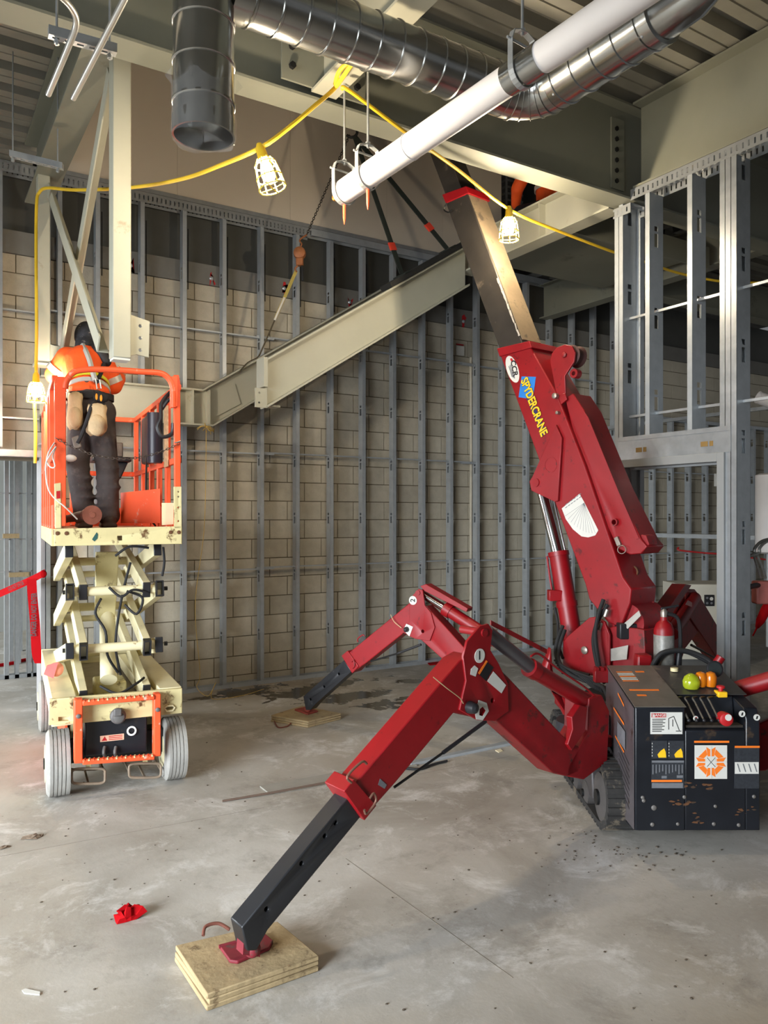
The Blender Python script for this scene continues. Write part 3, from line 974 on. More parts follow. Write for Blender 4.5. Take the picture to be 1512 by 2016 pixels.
def work_light(top, ax, label, scale=1.0):
    """top: where the cord enters the socket; ax: pointing down the lamp"""
    ax = V(ax).normalized(); k = scale
    r = root('work_light', V(top)+ax*.20*k, label, 'work light', 'caged string lights')
    top = V(top)
    put('socket', M().lathe(top, ax, [(-.02*k, .012*k), (0, .022*k), (.05*k, .026*k), (.055*k, .03*k), (.06*k, .03*k)], 14), yellow_m, r)
    bl = put('bulb', M().lathe(top+ax*.055*k, ax, [(0, .013*k), (.02*k, .018*k), (.05*k, .030*k), (.075*k, .034*k), (.095*k, .030*k), (.108*k, .018*k), (.112*k, .002)], 18), bulb_m, r)
    a = ax.orthogonal().normalized(); b_ = ax.cross(a)
    cg = M()
    prof = [(.055*k, .034*k), (.085*k, .052*k), (.15*k, .062*k), (.20*k, .066*k)]
    for i in range(8):
        q = 2*PI*i/8; e = a*math.cos(q)+b_*math.sin(q)
        cg.tube([top+ax*h+e*rr for h, rr in prof], .0032*k, 6)
    for h, rr in (prof[1], prof[2], prof[3]):
        cg.tube([top+ax*h+(a*math.cos(2*PI*i/20)+b_*math.sin(2*PI*i/20))*rr for i in range(20)], .0036*k, 6, closed=True)
    cg.tube([top+ax*.20*k+a*.066*k, top+ax*.206*k, top+ax*.20*k-a*.066*k], .0032*k, 6)
    cg.tube([top+ax*.20*k+b_*.066*k, top+ax*.206*k, top+ax*.20*k-b_*.066*k], .0032*k, 6)
    put('cage', cg, cage_m, r)
    return r


L1 = at(71, 738, Z=5.55); L2 = at(512, 291, Z=3.95); L3 = at(1002, 412, Z=5.5)
work_light(L1, (0, 0, -1), 'glowing caged work light hanging beside the worker', .97)
work_light(L2, at(532, 355, Z=3.95)-L2, 'glowing caged work light hanging by the plastic-wrapped duct end', 1.08)
work_light(L3, (0, 0, -1), 'glowing caged work light hanging beside the crane boom', 1.08)
hk = at(664, 168, Z=4.22)
cordp = [at(69, 912, Z=5.68), at(70, 850, Z=5.675), at(68, 800, Z=5.665), at(67, 765, Z=5.65), at(68, 742, Z=5.61), L1+Z1*.012, at(71, 715, Z=5.57), at(72, 640, Z=5.60), at(71, 500, Z=5.70), at(72, 402, Z=5.80), at(78, 378, Z=5.80), at(95, 370, Z=5.70), at(150, 374, Z=5.35),
         at(260, 369, Z=4.85), at(360, 352, Z=4.5), at(440, 323, Z=4.2), L2, at(560, 258, Z=4.02), at(620, 208, Z=4.12), hk, at(700, 112, Z=4.1)]
lower = put('yellow_cord', M().tube(bez(cordp, 6), .0115, 8), yellow_m, label='yellow power cord swagged from the wall post to the pipe hanger', cat='cord')
cordq = [hk+V((.03, 0, -.01)), at(690, 180, Z=4.25), at(800, 262, Z=4.6), at(900, 333, Z=5.1), L3, at(1100, 455, Z=5.9), at(1210, 497, Z=6.3), at(1262, 513, Z=6.5), at(1345, 540, Z=6.8), at(1440, 556, Z=7.0), at(1540, 555, Z=7.2), at(1620, 556, Z=7.4)]
put('yellow_cord', M().tube(bez(cordq, 6), .011, 8), yellow_m, label='yellow power cord stretched from the pipe hanger past the crane boom', cat='cord')
put('cord_coil', M().tube(bez([at(660, 166, Z=4.20), at(668, 140, Z=4.1), at(695, 114, Z=4.02), at(708, 108, Z=4.0), at(690, 130, Z=4.05), at(676, 150, Z=4.12), at(662, 170, Z=4.2)], 6), .012, 8), yellow_m,
    label='doubled loop of yellow cord hooked over the pipe hanger rod', cat='cord')
# ------------------------------------------------------------------ spider crane
crane = root('spider_crane', C(1.6, 4.9, 0), 'red tracked spider crane with raised boom and spread outrigger legs', 'crane')


def cn_v(X, Z): return V((CC*X+SS*Z, -SS*X+CC*Z, 0))


CR = cn_v(1, 0); CF = cn_v(0, 1)          # crane right and forward

# ---- tracks
for sx in (-1, 1):
    cx = 1.58+sx*.285; wd_ = .17
    prof = []
    za, zb, h = 4.16, 5.62, .36
    for i in range(13):
        a = -PI/2-PI*i/12; prof.append((za+h/2+math.cos(a)*h/2, h/2+.0155+math.sin(a)*h/2))
    for i in range(13):
        a = PI/2-PI*i/12; prof.append((zb-h/2+math.cos(a)*h/2, h/2+.0155+math.sin(a)*h/2))
    pts = [C(cx-wd_/2, p, q) for p, q in prof]
    inner = [C(cx-wd_/2, p+(.03 if p < 4.5 else -.03 if p > 5.3 else 0), .0355+(q-.0155)*.86+.005) for p, q in prof]
    m = M(); nn = len(pts); off = CR*wd_
    m.add(pts+[p+off for p in pts]+inner+[p+off for p in inner],
          [(i, (i+1) % nn, (i+1) % nn+nn, i+nn) for i in range(nn)]+[(i+2*nn, (i+1) % nn+2*nn, (i+1) % nn+3*nn, i+3*nn) for i in range(nn)] +
          [(i, (i+1) % nn, (i+1) % nn+2*nn, i+2*nn) for i in range(nn)]+[(i+nn, (i+1) % nn+nn, (i+1) % nn+3*nn, i+3*nn) for i in range(nn)])
    tr = put('track', m, mat('track_rubber', (44, 42, 40), .85, 0, .3, 14, spots=(104, 94, 80), spot_amt=.12, spot_scale=9), crane)
    # lugs
    per = []
    for i in range(nn):
        a = V((prof[i][0], prof[i][1])); b_ = V((prof[(i+1) % nn][0], prof[(i+1) % nn][1]))
        k = max(1, int((b_-a).length/.06))
        for j in range(k): per.append((a+(b_-a)*(j+.5)/k, (b_-a).normalized()))
    m = M()
    for i, (p, t) in enumerate(per):
        if len(per) > 60 and i % 2: continue
        nrm = V((t.y, -t.x)); nrm = -nrm if nrm.dot(p-V(((za+zb)/2, h/2))) < 0 else nrm
        c = C(cx-wd_/2, p.x, p.y); tv = CF*t.x+Z1*t.y; nv = CF*nrm.x+Z1*nrm.y
        m.obox(c-tv*.014, tv*.028, CR*wd_, nv*.014)
    put('track_lugs', m, MATS['track_rubber'], tr, smooth=False, kind='stuff')
    for zc_, rr in ((4.33, .135), (5.45, .135), (4.65, .07), (4.9, .07), (5.15, .07)):
        hh = .18 if rr > .1 else .09
        wl = put('roller', M().lathe(C(cx-wd_/2-.006, zc_, hh), CR, [(0, rr*.4), (.01, rr*.8), (.012, rr), (wd_, rr)], 20), mat('track_wheel', (84, 80, 78), .6, .3, .2, 8), tr)
        put('hub', M().cyl(C(cx-wd_/2-.02, zc_, hh), C(cx-wd_/2, zc_, hh), rr*.32, n=12), black_iron, wl)
    put('track_frame', M().prism([C(cx-wd_/2+.01, 4.50, .10), C(cx-wd_/2+.01, 5.30, .10), C(cx-wd_/2+.01, 5.26, .30), C(cx-wd_/2+.01, 4.54, .30)], CR*(wd_-.02)), mat('track_frame_grey', (70, 66, 66), .5, .2, .2, 6), tr, bevel=.01)

# ---- chassis
put('chassis', M().obox(C(1.36, 4.30, .24), CR*.46, CF*1.25, Z1*.18), red_dull, crane, bevel=.01)
put('chassis_deck', M().obox(C(1.22, 4.46, .42), CR*.74, CF*1.05, Z1*.06), red_dull, crane, bevel=.006)
put('slew_ring', M().cyl(C(1.58, 5.0, .48), C(1.58, 5.0, .60), .27, n=32), black_iron, crane)

# ---- engine and control housing (rear of the machine)
hb = root('control_housing', C(1.62, 4.2, .1))
hb.parent = crane; hb.location = C(1.62, 4.2, .1)-WORLD['spider_crane']
W_, TZf, TZb = 1.306, .765, .87
FX0, FX1 = 1.306, 1.955
NF = -CF


def H(u, v): return onp(u, v, C(0, 4.0, 0), CF)


# profile pieces: left housing with sloped lid, right part with lever bay
lw = 1.565
left = [C(FX0, 4.0, .125), C(FX0, 4.0, .765), C(FX0+.01, 4.52, .875), C(FX0+.02, 4.58, .86), C(FX0+.02, 4.58, .10), C(FX0, 4.1, .105)]
right_pts = [C(lw, 4.0, .125), C(lw, 4.0, .645), C(lw, 4.13, .68), C(lw, 4.15, .79), C(lw, 4.52, .875), C(lw, 4.58, .86), C(lw, 4.58, .10)]
side_m = steel_side
o = put('housing_body', M().prism(left, CR*(lw-FX0)), crane_black, hb, bevel=.006)
put('housing_body', M().prism(right_pts, CR*(FX1-lw-.075)), crane_black, hb, bevel=.006)
put('housing_body', M().prism([C(FX1-.075, 4.0, .125), C(FX1-.075, 4.0, .70), C(FX1-.075, 4.03, .755), C(FX1-.075, 4.52, .86), C(FX1-.075, 4.58, .10)], CR*.075), crane_black, hb, bevel=.006)
# polished lid and side skins
lid = put('lid_panel', M().prism([C(FX0-.004, 3.995, .767), C(lw+.004, 3.995, .767), C(lw+.004, 4.52, .879), C(FX0+.004, 4.52, .879)], Z1*.004), mat('lid_steel', (112, 106, 97), .34, .3, .18, 7, spots=(70, 58, 46), spot_amt=.05, spot_scale=10), hb, smooth=False)
put('lid_panel', M().prism([C(lw+.004, 4.15, .795), C(FX1, 4.15, .795), C(FX1, 4.52, .879), C(lw+.004, 4.52, .879)], Z1*.004), mat('lid_dark', (62, 60, 58), .4, .15, .25, 7, spots=(96, 88, 76), spot_amt=.08, spot_scale=12), hb, smooth=False)
sk = put('side_panel', M().prism([C(FX0-.004, 4.005, .13), C(FX0-.004, 4.005, .76), C(FX0+.006, 4.52, .872), C(FX0+.016, 4.57, .86), C(FX0+.016, 4.57, .11)], -CR*.004), side_m, hb, smooth=False)
for i in range(8):
    zz = .20+.033*i
    p = C(FX0-.009+.0, 4.10+.0*i, zz+.01)
    drill(sk, M().prism([C(FX0-.02, 4.08, zz), C(FX0-.02, 4.30, zz+.075), C(FX0-.02, 4.30, zz+.088), C(FX0-.02, 4.08, zz+.013)], CR*.04))
for (zz, L_) in ((.63, .12), (.48, .10), (.73, .07)):
    put('orange_stripe', M().prism([C(FX0-.009, 4.16, zz), C(FX0-.007, 4.16+L_*1.6, zz+.04), C(FX0-.007, 4.16+L_*1.6, zz+.05), C(FX0-.009, 4.16, zz+.01)], -CR*.0015), orange_decal, sk, smooth=False)
drill(sk, M().prism([C(FX0-.02, 4.40, .40), C(FX0-.02, 4.50, .42), C(FX0-.02, 4.50, .60), C(FX0-.02, 4.40, .60)], CR*.04))
put('decal_text', M().prism([C(FX0-.009, 4.14, .50), C(FX0-.008, 4.28, .52), C(FX0-.008, 4.28, .62), C(FX0-.009, 4.14, .60)], -CR*.0012), grey_decal, sk, smooth=False)
for (x0_, x1_, z_, ln) in ((.03, .19, .02, 1), (.05, .10, .012, 1), (.14, .19, .05, 1)):
    zc_ = 4.02+z_*8
    kz = lambda Z: .767+(Z-3.995)*(.112/.525)+.005
    put('orange_stripe', M().prism([C(FX0+x0_, zc_, kz(zc_)), C(FX0+x1_, zc_, kz(zc_)), C(FX0+x1_, zc_+.016, kz(zc_+.016)), C(FX0+x0_, zc_+.016, kz(zc_+.016))], Z1*.001), orange_decal, lid, smooth=False)
for i in range(7):
    zc_ = 4.30+.02*i
    put('decal_line', M().prism([C(FX0+.03, zc_, kz(zc_)), C(FX0+.12, zc_, kz(zc_)), C(FX0+.12, zc_+.008, kz(zc_+.008)), C(FX0+.03, zc_+.008, kz(zc_+.008))], Z1*.001), white_m if i % 3 else orange_decal, lid, smooth=False)


def sticker(name, u0, v0, u1, v1, material, parent, lift=.0015, th=.0015):
    p = [H(u0, v1), H(u1, v1), H(u1, v0), H(u0, v0)]
    return put(name, M().prism([q+NF*lift for q in p], NF*th), material, parent, smooth=False)


def shape(name, uv, material, parent, lift=.003):
    return put(name, M().prism([H(*q)+NF*lift for q in uv], NF*.0008), material, parent, smooth=False)


fb = hb
# danger label with crane drawing
dl = sticker('danger_label', 1280, 1402, 1343, 1445, white_m, fb)
shape('red_header', [(1282, 1404), (1311, 1404), (1311, 1412), (1282, 1412)], red_decal, dl)
text('lettering', 'DANGER', H(1299, 1408)+NF*.004, CR, Z1, .0155, white_m, dl, .02)
shape('warning_triangle', [(1284, 1411), (1289, 1411), (1286.5, 1405)], white_m, dl, .0042)
for i in range(8):
    shape('print_line', [(1283.5, 1415+i*3.4), (1310-(i*5 % 9), 1415+i*3.4), (1310-(i*5 % 9), 1416.5+i*3.4), (1283.5, 1416.5+i*3.4)], ink, dl)
for a, b_ in (((1316, 1414), (1316, 1436)), ((1326, 1410), (1337, 1438)), ((1316, 1414), (1326, 1410)), ((1324, 1416), (1324, 1430)), ((1330, 1439), (1341, 1439))):
    d = V((b_[0]-a[0], b_[1]-a[1])).normalized(); nx, ny = -d.y*.7, d.x*.7
    shape('drawing_line', [(a[0]+nx, a[1]+ny), (b_[0]+nx, b_[1]+ny), (b_[0]-nx, b_[1]-ny), (a[0]-nx, a[1]-ny)], ink, dl)
# load charts with yellow sectors
for u0 in (1282, 1315):
    ch = sticker('load_chart', u0, 1458, u0+31, 1493, mat('chart_grey', (44, 47, 52), .5, 0, .3, 60), fb)
    shape('yellow_sector', [(u0+12, 1485), (u0+18, 1478), (u0+25, 1473), (u0+28, 1480), (u0+29, 1491), (u0+14, 1491)], yellow_decal, ch)
    for i in range(5):
        shape('chart_line', [(u0+1, 1462+i*6), (u0+2, 1462+i*6), (u0+2, 1465+i*6), (u0+1, 1465+i*6)], white_m, ch)
tb = sticker('load_table', 1282, 1496, 1347, 1552, mat('chart_grey', (44, 47, 52)), fb)
for i in range(10):
    uu = 1284+i*6.4
    shape('table_bar', [(uu, 1505), (uu+2, 1505), (uu+2, 1524-(i % 4)*2), (uu, 1524-(i % 4)*2)], grey_decal, tb)
shape('table_head', [(1283, 1497), (1346, 1497), (1346, 1501), (1283, 1501)], grey_decal, tb)
shape('table_foot', [(1283, 1541), (1344, 1541), (1344, 1551), (1283, 1551)], grey_decal, tb)
shape('orange_stripe', [(1282, 1535), (1342, 1535), (1342, 1539), (1282, 1539)], orange_decal, tb)
shape('table_block', [(1302, 1527), (1312, 1527), (1312, 1532), (1302, 1532)], grey_decal, tb)
shape('table_block', [(1332, 1526), (1344, 1526), (1344, 1531), (1332, 1531)], grey_decal, tb)
# orange star working area chart
sc_ = sticker('working_area_chart', 1367, 1467, 1431, 1533, white_m, fb)
shape('orange_stripe', [(1366, 1458), (1435, 1458), (1435, 1462), (1366, 1462)], orange_decal, sc_)
cu, cv_ = 1399, 1500
for k in range(8):
    a = k*PI/4+PI/8*0
    def P_(r_, da): return (max(1368, min(1430, cu+r_*math.sin(a+da))), max(1468, min(1532, cv_-r_*math.cos(a+da))))
    if k % 2 == 0: shape('orange_petal', [P_(13, -.5), P_(13, .5), P_(31, .30), P_(24, 0), P_(31, -.30)], orange_decal, sc_)
    else: shape('orange_petal', [P_(16, -.33), P_(16, .33), P_(27, .42), P_(27, -.42)], orange_decal, sc_)
shape('white_square', [(cu-9, cv_-10), (cu+9, cv_-10), (cu+9, cv_+10), (cu-9, cv_+10)], white_m, sc_, .0042)
for a, b_ in (((cu-8, cv_-9), (cu+8, cv_+9)), ((cu-8, cv_+9), (cu+8, cv_-9))):
    d = V((b_[0]-a[0], b_[1]-a[1])).normalized(); nx, ny = -d.y*.4, d.x*.4
    shape('drawing_line', [(a[0]+nx, a[1]+ny), (b_[0]+nx, b_[1]+ny), (b_[0]-nx, b_[1]-ny), (a[0]-nx, a[1]-ny)], ink, sc_, .0055)
for a, b_ in (((cu, 1468), (cu, 1532)), ((1368, cv_), (1430, cv_))):
    d = V((b_[0]-a[0], b_[1]-a[1])).normalized(); nx, ny = -d.y*1.2, d.x*1.2
    shape('white_gap', [(a[0]+nx, a[1]+ny), (b_[0]+nx, b_[1]+ny), (b_[0]-nx, b_[1]-ny), (a[0]-nx, a[1]-ny)], white_m, sc_, .0045)
ic = sticker('instruction_plate', 1445, 1470, 1494, 1552, mat('chart_grey', (44, 47, 52)), fb)
shape('orange_stripe', [(1446, 1468), (1495, 1468), (1495, 1472), (1446, 1472)], orange_decal, ic)
shape('white_panel', [(1446, 1500), (1493, 1500), (1493, 1523), (1446, 1523)], white_m, ic)
for i in range(4):
    shape('drawing_line', [(1450+i*11, 1503), (1452+i*11, 1503), (1457+i*11, 1519), (1455+i*11, 1519)], grey_decal, ic, .0045)
# rust and scraped paint patches, bolts
rust = mat('rust', (92, 58, 32), .8, 0, .3, 20)
rq = random.Random(5)
for (u0, v0, w_, h_, nb) in ((1342, 1580, 24, 7, 9), (1373, 1612, 9, 12, 6), (1468, 1596, 20, 9, 9), (1362, 1545, 16, 5, 5), (1400, 1548, 20, 5, 6)):
    for i in range(nb):
        cu_, cv2 = u0+rq.uniform(-w_, w_), v0+rq.uniform(-h_, h_); r_ = rq.uniform(1.2, 5)
        shape('rust_patch', [(cu_+r_*1.7*math.cos(a)*rq.uniform(.5, 1.2), cv2+r_*.7*math.sin(a)*rq.uniform(.5, 1.2)) for a in [2*PI*q/9 for q in range(9)]], rust if i % 3 else mat('rust_dark', (62, 44, 30), .8), fb, .0006+.0003*i)
for (u, v, r_) in ((1265, 1570, .010), (1267, 1576, .010), (1287, 1590, .014), (1284, 1623, .011), (1334, 1622, .009), (1405, 1622, .010), (1454, 1624, .010), (1408, 1587, .009), (1347, 1569, .010), (1484, 1568, .010)):
    p = H(u, v); put('bolt_head', M().lathe(p, NF, [(0, r_), (.004, r_), (.008, r_*.5)], 10), mat('bolt_grey', (112, 108, 104), .6, .4), fb)
# lever bay
for i in range(5):
    u = 1338+i*15
    p0 = onp(u+8, 1372, C(0, 4.17, 0), CF); p1 = onp(u-4, 1374, C(0, 4.10, 0), CF); p2 = onp(u+18, 1418, C(0, 3.985, 0), CF)
    lv = put('lever', M().tube(bez([p0, p1, p1+(p2-p1)*.25, p2], 5), .0055, 8), mat('lever_steel', (96, 90, 82), .5, .5, .2, 9), hb)
    put('lever_knob', M().ball(p2, .010, 10, 7), plast_black, lv)
put('lever_plate', M().obox(C(lw+.01, 4.02, .655), CR*.30, CF*.10, Z1*.012), mat('lever_plate', (58, 52, 46), .6, .2, .3, 10), hb)
kn = put('pump_knob', M().lathe(H(1424, 1413)+CF*.02, NF, [(0, .03), (.03, .034), (.06, .034), (.065, .026)], 18), red_decal, hb)
put('white_face', M().cyl(H(1426, 1408)+NF*.046, H(1426, 1408)+NF*.049, .017, n=18), white_m, kn)
for (u, v) in ((1369, 1414), (1460, 1405), (1489, 1412)):
    tg = put('round_tag', M().cyl(H(u, v)+NF*.002, H(u, v)+NF*.006, .0165 if u > 1400 else .013, n=18), white_m, hb)
    p = H(u, v)+NF*.007
    put('arrow_mark', M().prism([p-CR*.006-Z1*.008, p+CR*.002-Z1*.008, p+CR*.006+Z1*.008, p-CR*.002+Z1*.008], NF*.0006), red_decal if u < 1400 else ink, tg, smooth=False)
# beacons, gauge and emergency stop on the lid
bc = put('beacon', M().lathe(C(1.685, 4.22, .815), Z1, [(0, .036), (.012, .044), (.04, .046), (.065, .036), (.08, .014), (.083, .002)], 20), mat('beacon_green', (178, 190, 40), .15, 0, .04, 4, trans=.35), hb)
for xx in (1.745, 1.80):
    put('beacon', M().lathe(C(xx, 4.24, .822), Z1, [(0, .026), (.02, .03), (.055, .032), (.075, .022), (.082, .002)], 18), mat('beacon_amber', (232, 132, 22), .18, 0, .04, 4, trans=.3), hb)
put('beacon_stem', M().cyl(C(1.745, 4.25, .80), C(1.745, 4.25, .83), .02, n=12), plast_black, hb)
gz = put('gauge', M().lathe(C(1.845, 4.30, .905), V(NF)+Z1*.25, [(-.03, .03), (0, .045), (.012, .046), (.014, .040)], 22), plast_black, hb)
put('gauge_face', M().cyl(C(1.845, 4.30, .905)+(V(NF)+Z1*.25).normalized()*.0145, C(1.845, 4.30, .905)+(V(NF)+Z1*.25).normalized()*.016, .036, n=22), mat('gauge_face', (40, 46, 46), .3), gz)
put('gauge_foot', M().cyl(C(1.845, 4.32, .84), C(1.845, 4.32, .88), .018, n=12), galv, gz)
es = put('emergency_stop_box', M().obox(C(1.795, 4.13, .785), CR*.05, CF*.06, Z1*.03), yellow_decal, hb, bevel=.004)
put('stop_button', M().lathe(C(1.82, 4.16, .815), Z1, [(0, .012), (.015, .012), (.016, .022), (.026, .022), (.03, .014)], 16), red_decal, es)
put('filler_cap', M().cyl(C(1.675, 4.44, .865), C(1.675, 4.44, .885), .022, n=14), mat('cream_cap', (206, 194, 150), .5), hb)
put('hose', M().tube(bez([C(1.60, 4.62, .84), C(1.66, 4.60, .94), C(1.80, 4.60, .955), C(1.92, 4.58, .91), C(1.97, 4.55, .85)], 8), .014, 10), rubber, crane)
put('hose', M().tube(bez([C(1.63, 4.66, .84), C(1.70, 4.64, .93), C(1.82, 4.64, .94), C(1.95, 4.62, .88)], 8), .012, 10), rubber, crane)
put('hose_nipple', M().cyl(C(1.955, 4.55, .87), C(1.99, 4.54, .93), .026, n=14), red_m, crane)

# ------------------------------------------------------------------ outrigger legs
Lw = .115


def leg_frame(R, Fp):
    a = V((R[0], R[1])); b_ = V((Fp[0], Fp[1])); d = (a-b_).normalized()
    mid = (a+b_)/2
    n = V((d.y, -d.x))
    if n.dot(-mid) < 0: n = -n
    return cn_v(d.x, d.y), cn_v(n.x, n.y), C(a.x, a.y, 0)


def leg(prefix, R, Fp, px, w_=Lw, num=None):
    """px: dict of outlines seen on the near side plate of the leg"""
    hd_, nn, p0 = leg_frame(R, Fp)
    pl0 = p0+nn*(w_/2)

    def Q(u, v, off=0.0): return onp(u, v, pl0+nn*off, nn)
    lg = root('outrigger_leg', C(R[0], R[1], .3)); lg.parent = crane; lg.location = C(R[0], R[1], .3)-WORLD['spider_crane']
    for nm, uv, off, th, mt, bv in px:
        put(nm, M().prism([Q(u, v, off) for u, v in uv], -nn*th), mt, lg, bevel=bv)
    return lg, Q, hd_, nn


# near left leg (number 1)
px1 = [
    ('lower_arm', [(926, 1288), (905, 1300), (682, 1563), (716, 1612), (779, 1541), (893, 1404), (930, 1412), (960, 1330)], 0, Lw, red_m, .006),
    ('arm_collar', [(677, 1558), (697, 1534), (742, 1586), (718, 1616)], .012, Lw+.024, red_m, .004),
    ('inner_tube', [(686, 1570), (714, 1604), (527, 1832), (505, 1872), (487, 1873), (476, 1826)], -.012, Lw-.024, tube_black, .005),
    ('knee_plate', [(912, 1292), (920, 1262), (946, 1232), (962, 1228), (970, 1240), (966, 1280), (982, 1306), (1000, 1345), (1002, 1400), (975, 1420), (940, 1418), (905, 1398), (918, 1340)], .012, .014, red_m, .003),
    ('knee_plate', [(912, 1292), (920, 1262), (946, 1232), (962, 1228), (970, 1240), (966, 1280), (982, 1306), (1000, 1345), (1002, 1400), (975, 1420), (940, 1418), (905, 1398), (918, 1340)], -Lw, .014, red_m, .003),
    ('upper_arm', [(925, 1300), (962, 1296), (1000, 1332), (1112, 1452), (1140, 1470), (1140, 1520), (1117, 1529), (1090, 1523), (974, 1417), (930, 1405)], 0, Lw, red_dull, .006),
]
R1, F1 = (1.22, 4.37), (-.525, 2.93)
lg, Q, hd_, nn = leg('one', R1, F1, px1)
put('root_bracket', M().prism([Q(1185, 1368), Q(1160, 1375), Q(1158, 1440), Q(1118, 1510), Q(1117, 1529), Q(1150, 1535), Q(1196, 1500), Q(1200, 1400)], -nn*(Lw+.05)), red_dull, lg, bevel=.006)
put('bracket_face', M().prism([Q(1142, 1388, .02), Q(1157, 1392, .02), Q(1152, 1440, .02), Q(1126, 1478, .02), Q(1118, 1466, .02), Q(1128, 1436, .02), Q(1126, 1412, .02)], -nn*.04), pink_red, lg, bevel=.004)
# foot
fp = onp(485, 1870, C(F1[0], F1[1], 0), nn)
WOOD_T = .062
fo = put('foot_pad', M().prism([at(u, v, z=WOOD_T) for u, v in ((430, 1866), (520, 1842), (538, 1858), (530, 1872), (468, 1899), (452, 1897))], Z1*.014), mat('foot_red', (120, 30, 42), .6, 0, .25, 9, spots=(80, 66, 60), spot_amt=.1, spot_scale=14), lg, bevel=.004)
put('pad_lip', M().tube([at(431, 1864, z=WOOD_T+.012), at(520, 1840, z=WOOD_T+.012)], .007, 8), MATS['foot_red'], fo)
put('swivel', M().ball(at(497, 1868, z=WOOD_T+.045), .032, 14, 9), MATS['foot_red'], fo)
put('pivot_lug', M().prism([Q(480, 1852, -.03), Q(512, 1852, -.03), Q(512, 1884, -.03), Q(478, 1880, -.03)], -nn*.05), MATS['foot_red'], fo)
for (u, v) in ((525, 1790), (594, 1700), (640, 1646), (661, 1620)):
    drill(kids(lg, 'inner_tube')[0], M().cyl(Q(u, v, -.012)+nn*.03, Q(u, v, -.012)-nn*.06, .009, n=12))
# hydraulic cylinder over the knee
ca, cb, cc_ = Q(958, 1244, -.05), Q(1052, 1320, -.05), Q(1176, 1394, -.05)
put('cylinder_rod', M().cyl(ca, cb, .036, n=20), mat('rod_grey', (92, 90, 92), .35, .5), lg)
put('cylinder_barrel', M().cyl(cb-(cc_-cb).normalized()*.03, cc_, .044, n=24), red_m, lg)
put('cylinder_head', M().cyl(cb-(cc_-cb).normalized()*.05, cb+(cc_-cb).normalized()*.01, .050, n=24), red_m, lg)
put('knee_pin', M().cyl(Q(955, 1246, .02), Q(955, 1246, .02)+nn*((-Lw-.02)-(.02)), .02, n=14), red_dull, lg)
for off in (-.02, -.085):
    put('guard_rail', M().beam(Q(966, 1234, off)+Z1*.02, Q(1076, 1290, off)+Z1*.02, nn*.006, Z1*.024), red_dull, lg, smooth=False)
put('pipe_line', M().tube(bez([Q(1045, 1292, -.01), Q(1062, 1288, -.01), Q(1100, 1318, -.01), Q(1150, 1352, -.01), Q(1172, 1372, -.01)], 6), .006, 8), red_dull, lg)
# gas strut
put('gas_strut', M().tube([Q(956, 1420, -.02), Q(872, 1482, -.02)], .0095, 10), plast_black, lg)
put('strut_rod', M().tube([Q(872, 1482, -.02), Q(776, 1550, -.02)], .006, 8), black_iron, lg)
# handles
for a in ([(692, 1541), (684, 1528), (712, 1500), (722, 1504)], [(728, 1572), (736, 1562), (740, 1578), (722, 1602), (717, 1594)]):
    put('handle', M().tube(bez([Q(u, v, .03) for u, v in a], 4), .0055, 8), mat('handle_bare', (120, 84, 70), .5, .4), lg)
# number disc, stickers, lock pin
nd = put('number_disc', M().cyl(Q(944, 1291, .0135), Q(944, 1291, .0135)+nn*((.016)-(.0135)), .034, n=24), white_m, lg)
text('lettering', '1', Q(944, 1291, .0165), hd_ if hd_.dot(CR) > 0 else -hd_, Z1, .042, ink, nd, .03)


def leg_sticker(name, uv, material, off=.0135): return put(name, M().prism([Q(u, v, off) for u, v in uv], nn*.0012), material, lg, smooth=False)


leg_sticker('white_sticker', [(927, 1317), (934, 1310), (941, 1316), (936, 1332), (926, 1328)], white_m)
dk = leg_sticker('black_warning_sticker', [(941, 1326), (957, 1302), (971, 1314), (957, 1341)], ink)
leg_sticker('orange_stripe', [(941, 1325), (957, 1300), (960, 1302), (944, 1328)], orange_decal, .0148)
ws = leg_sticker('white_sticker', [(959, 1341), (971, 1322), (996, 1349), (987, 1365)], white_m)
lk = leg_sticker('lock_plate', [(935, 1402), (942, 1378), (958, 1384), (962, 1400), (950, 1418), (937, 1416)], white_m)
for o_ in (lk, kids(lg, 'knee_plate')[0]):
    drill(o_, M().prism([Q(u, v, .0135)+nn*.03 for u, v in ((944, 1396), (950, 1391), (956, 1399), (950, 1410), (943, 1408))], -nn*.08))
put('lock_knob', M().lathe(Q(924, 1392, .012), nn, [(0, .03), (.02, .028), (.04, .024), (.05, .01)], 16), plast_black, lg)
for nm_ in ('knee_plate', 'upper_arm'):
    drill(kids(lg, nm_)[0], M().cyl(Q(970, 1379, .012)+nn*.03, Q(970, 1379, .012)-nn*.05, 0.012, n=16))
put('lock_cable', M().tube(bez([Q(853, 1333, .02), Q(880, 1355, .04), Q(905, 1374, .03), Q(912, 1385, .02)], 5), .0025, 6), mat('cable', (190, 170, 130), .5, .5), lg)
leg_sticker('spec_label', [(744, 1545), (748, 1533), (761, 1545), (757, 1553)], grey_decal, .0015)

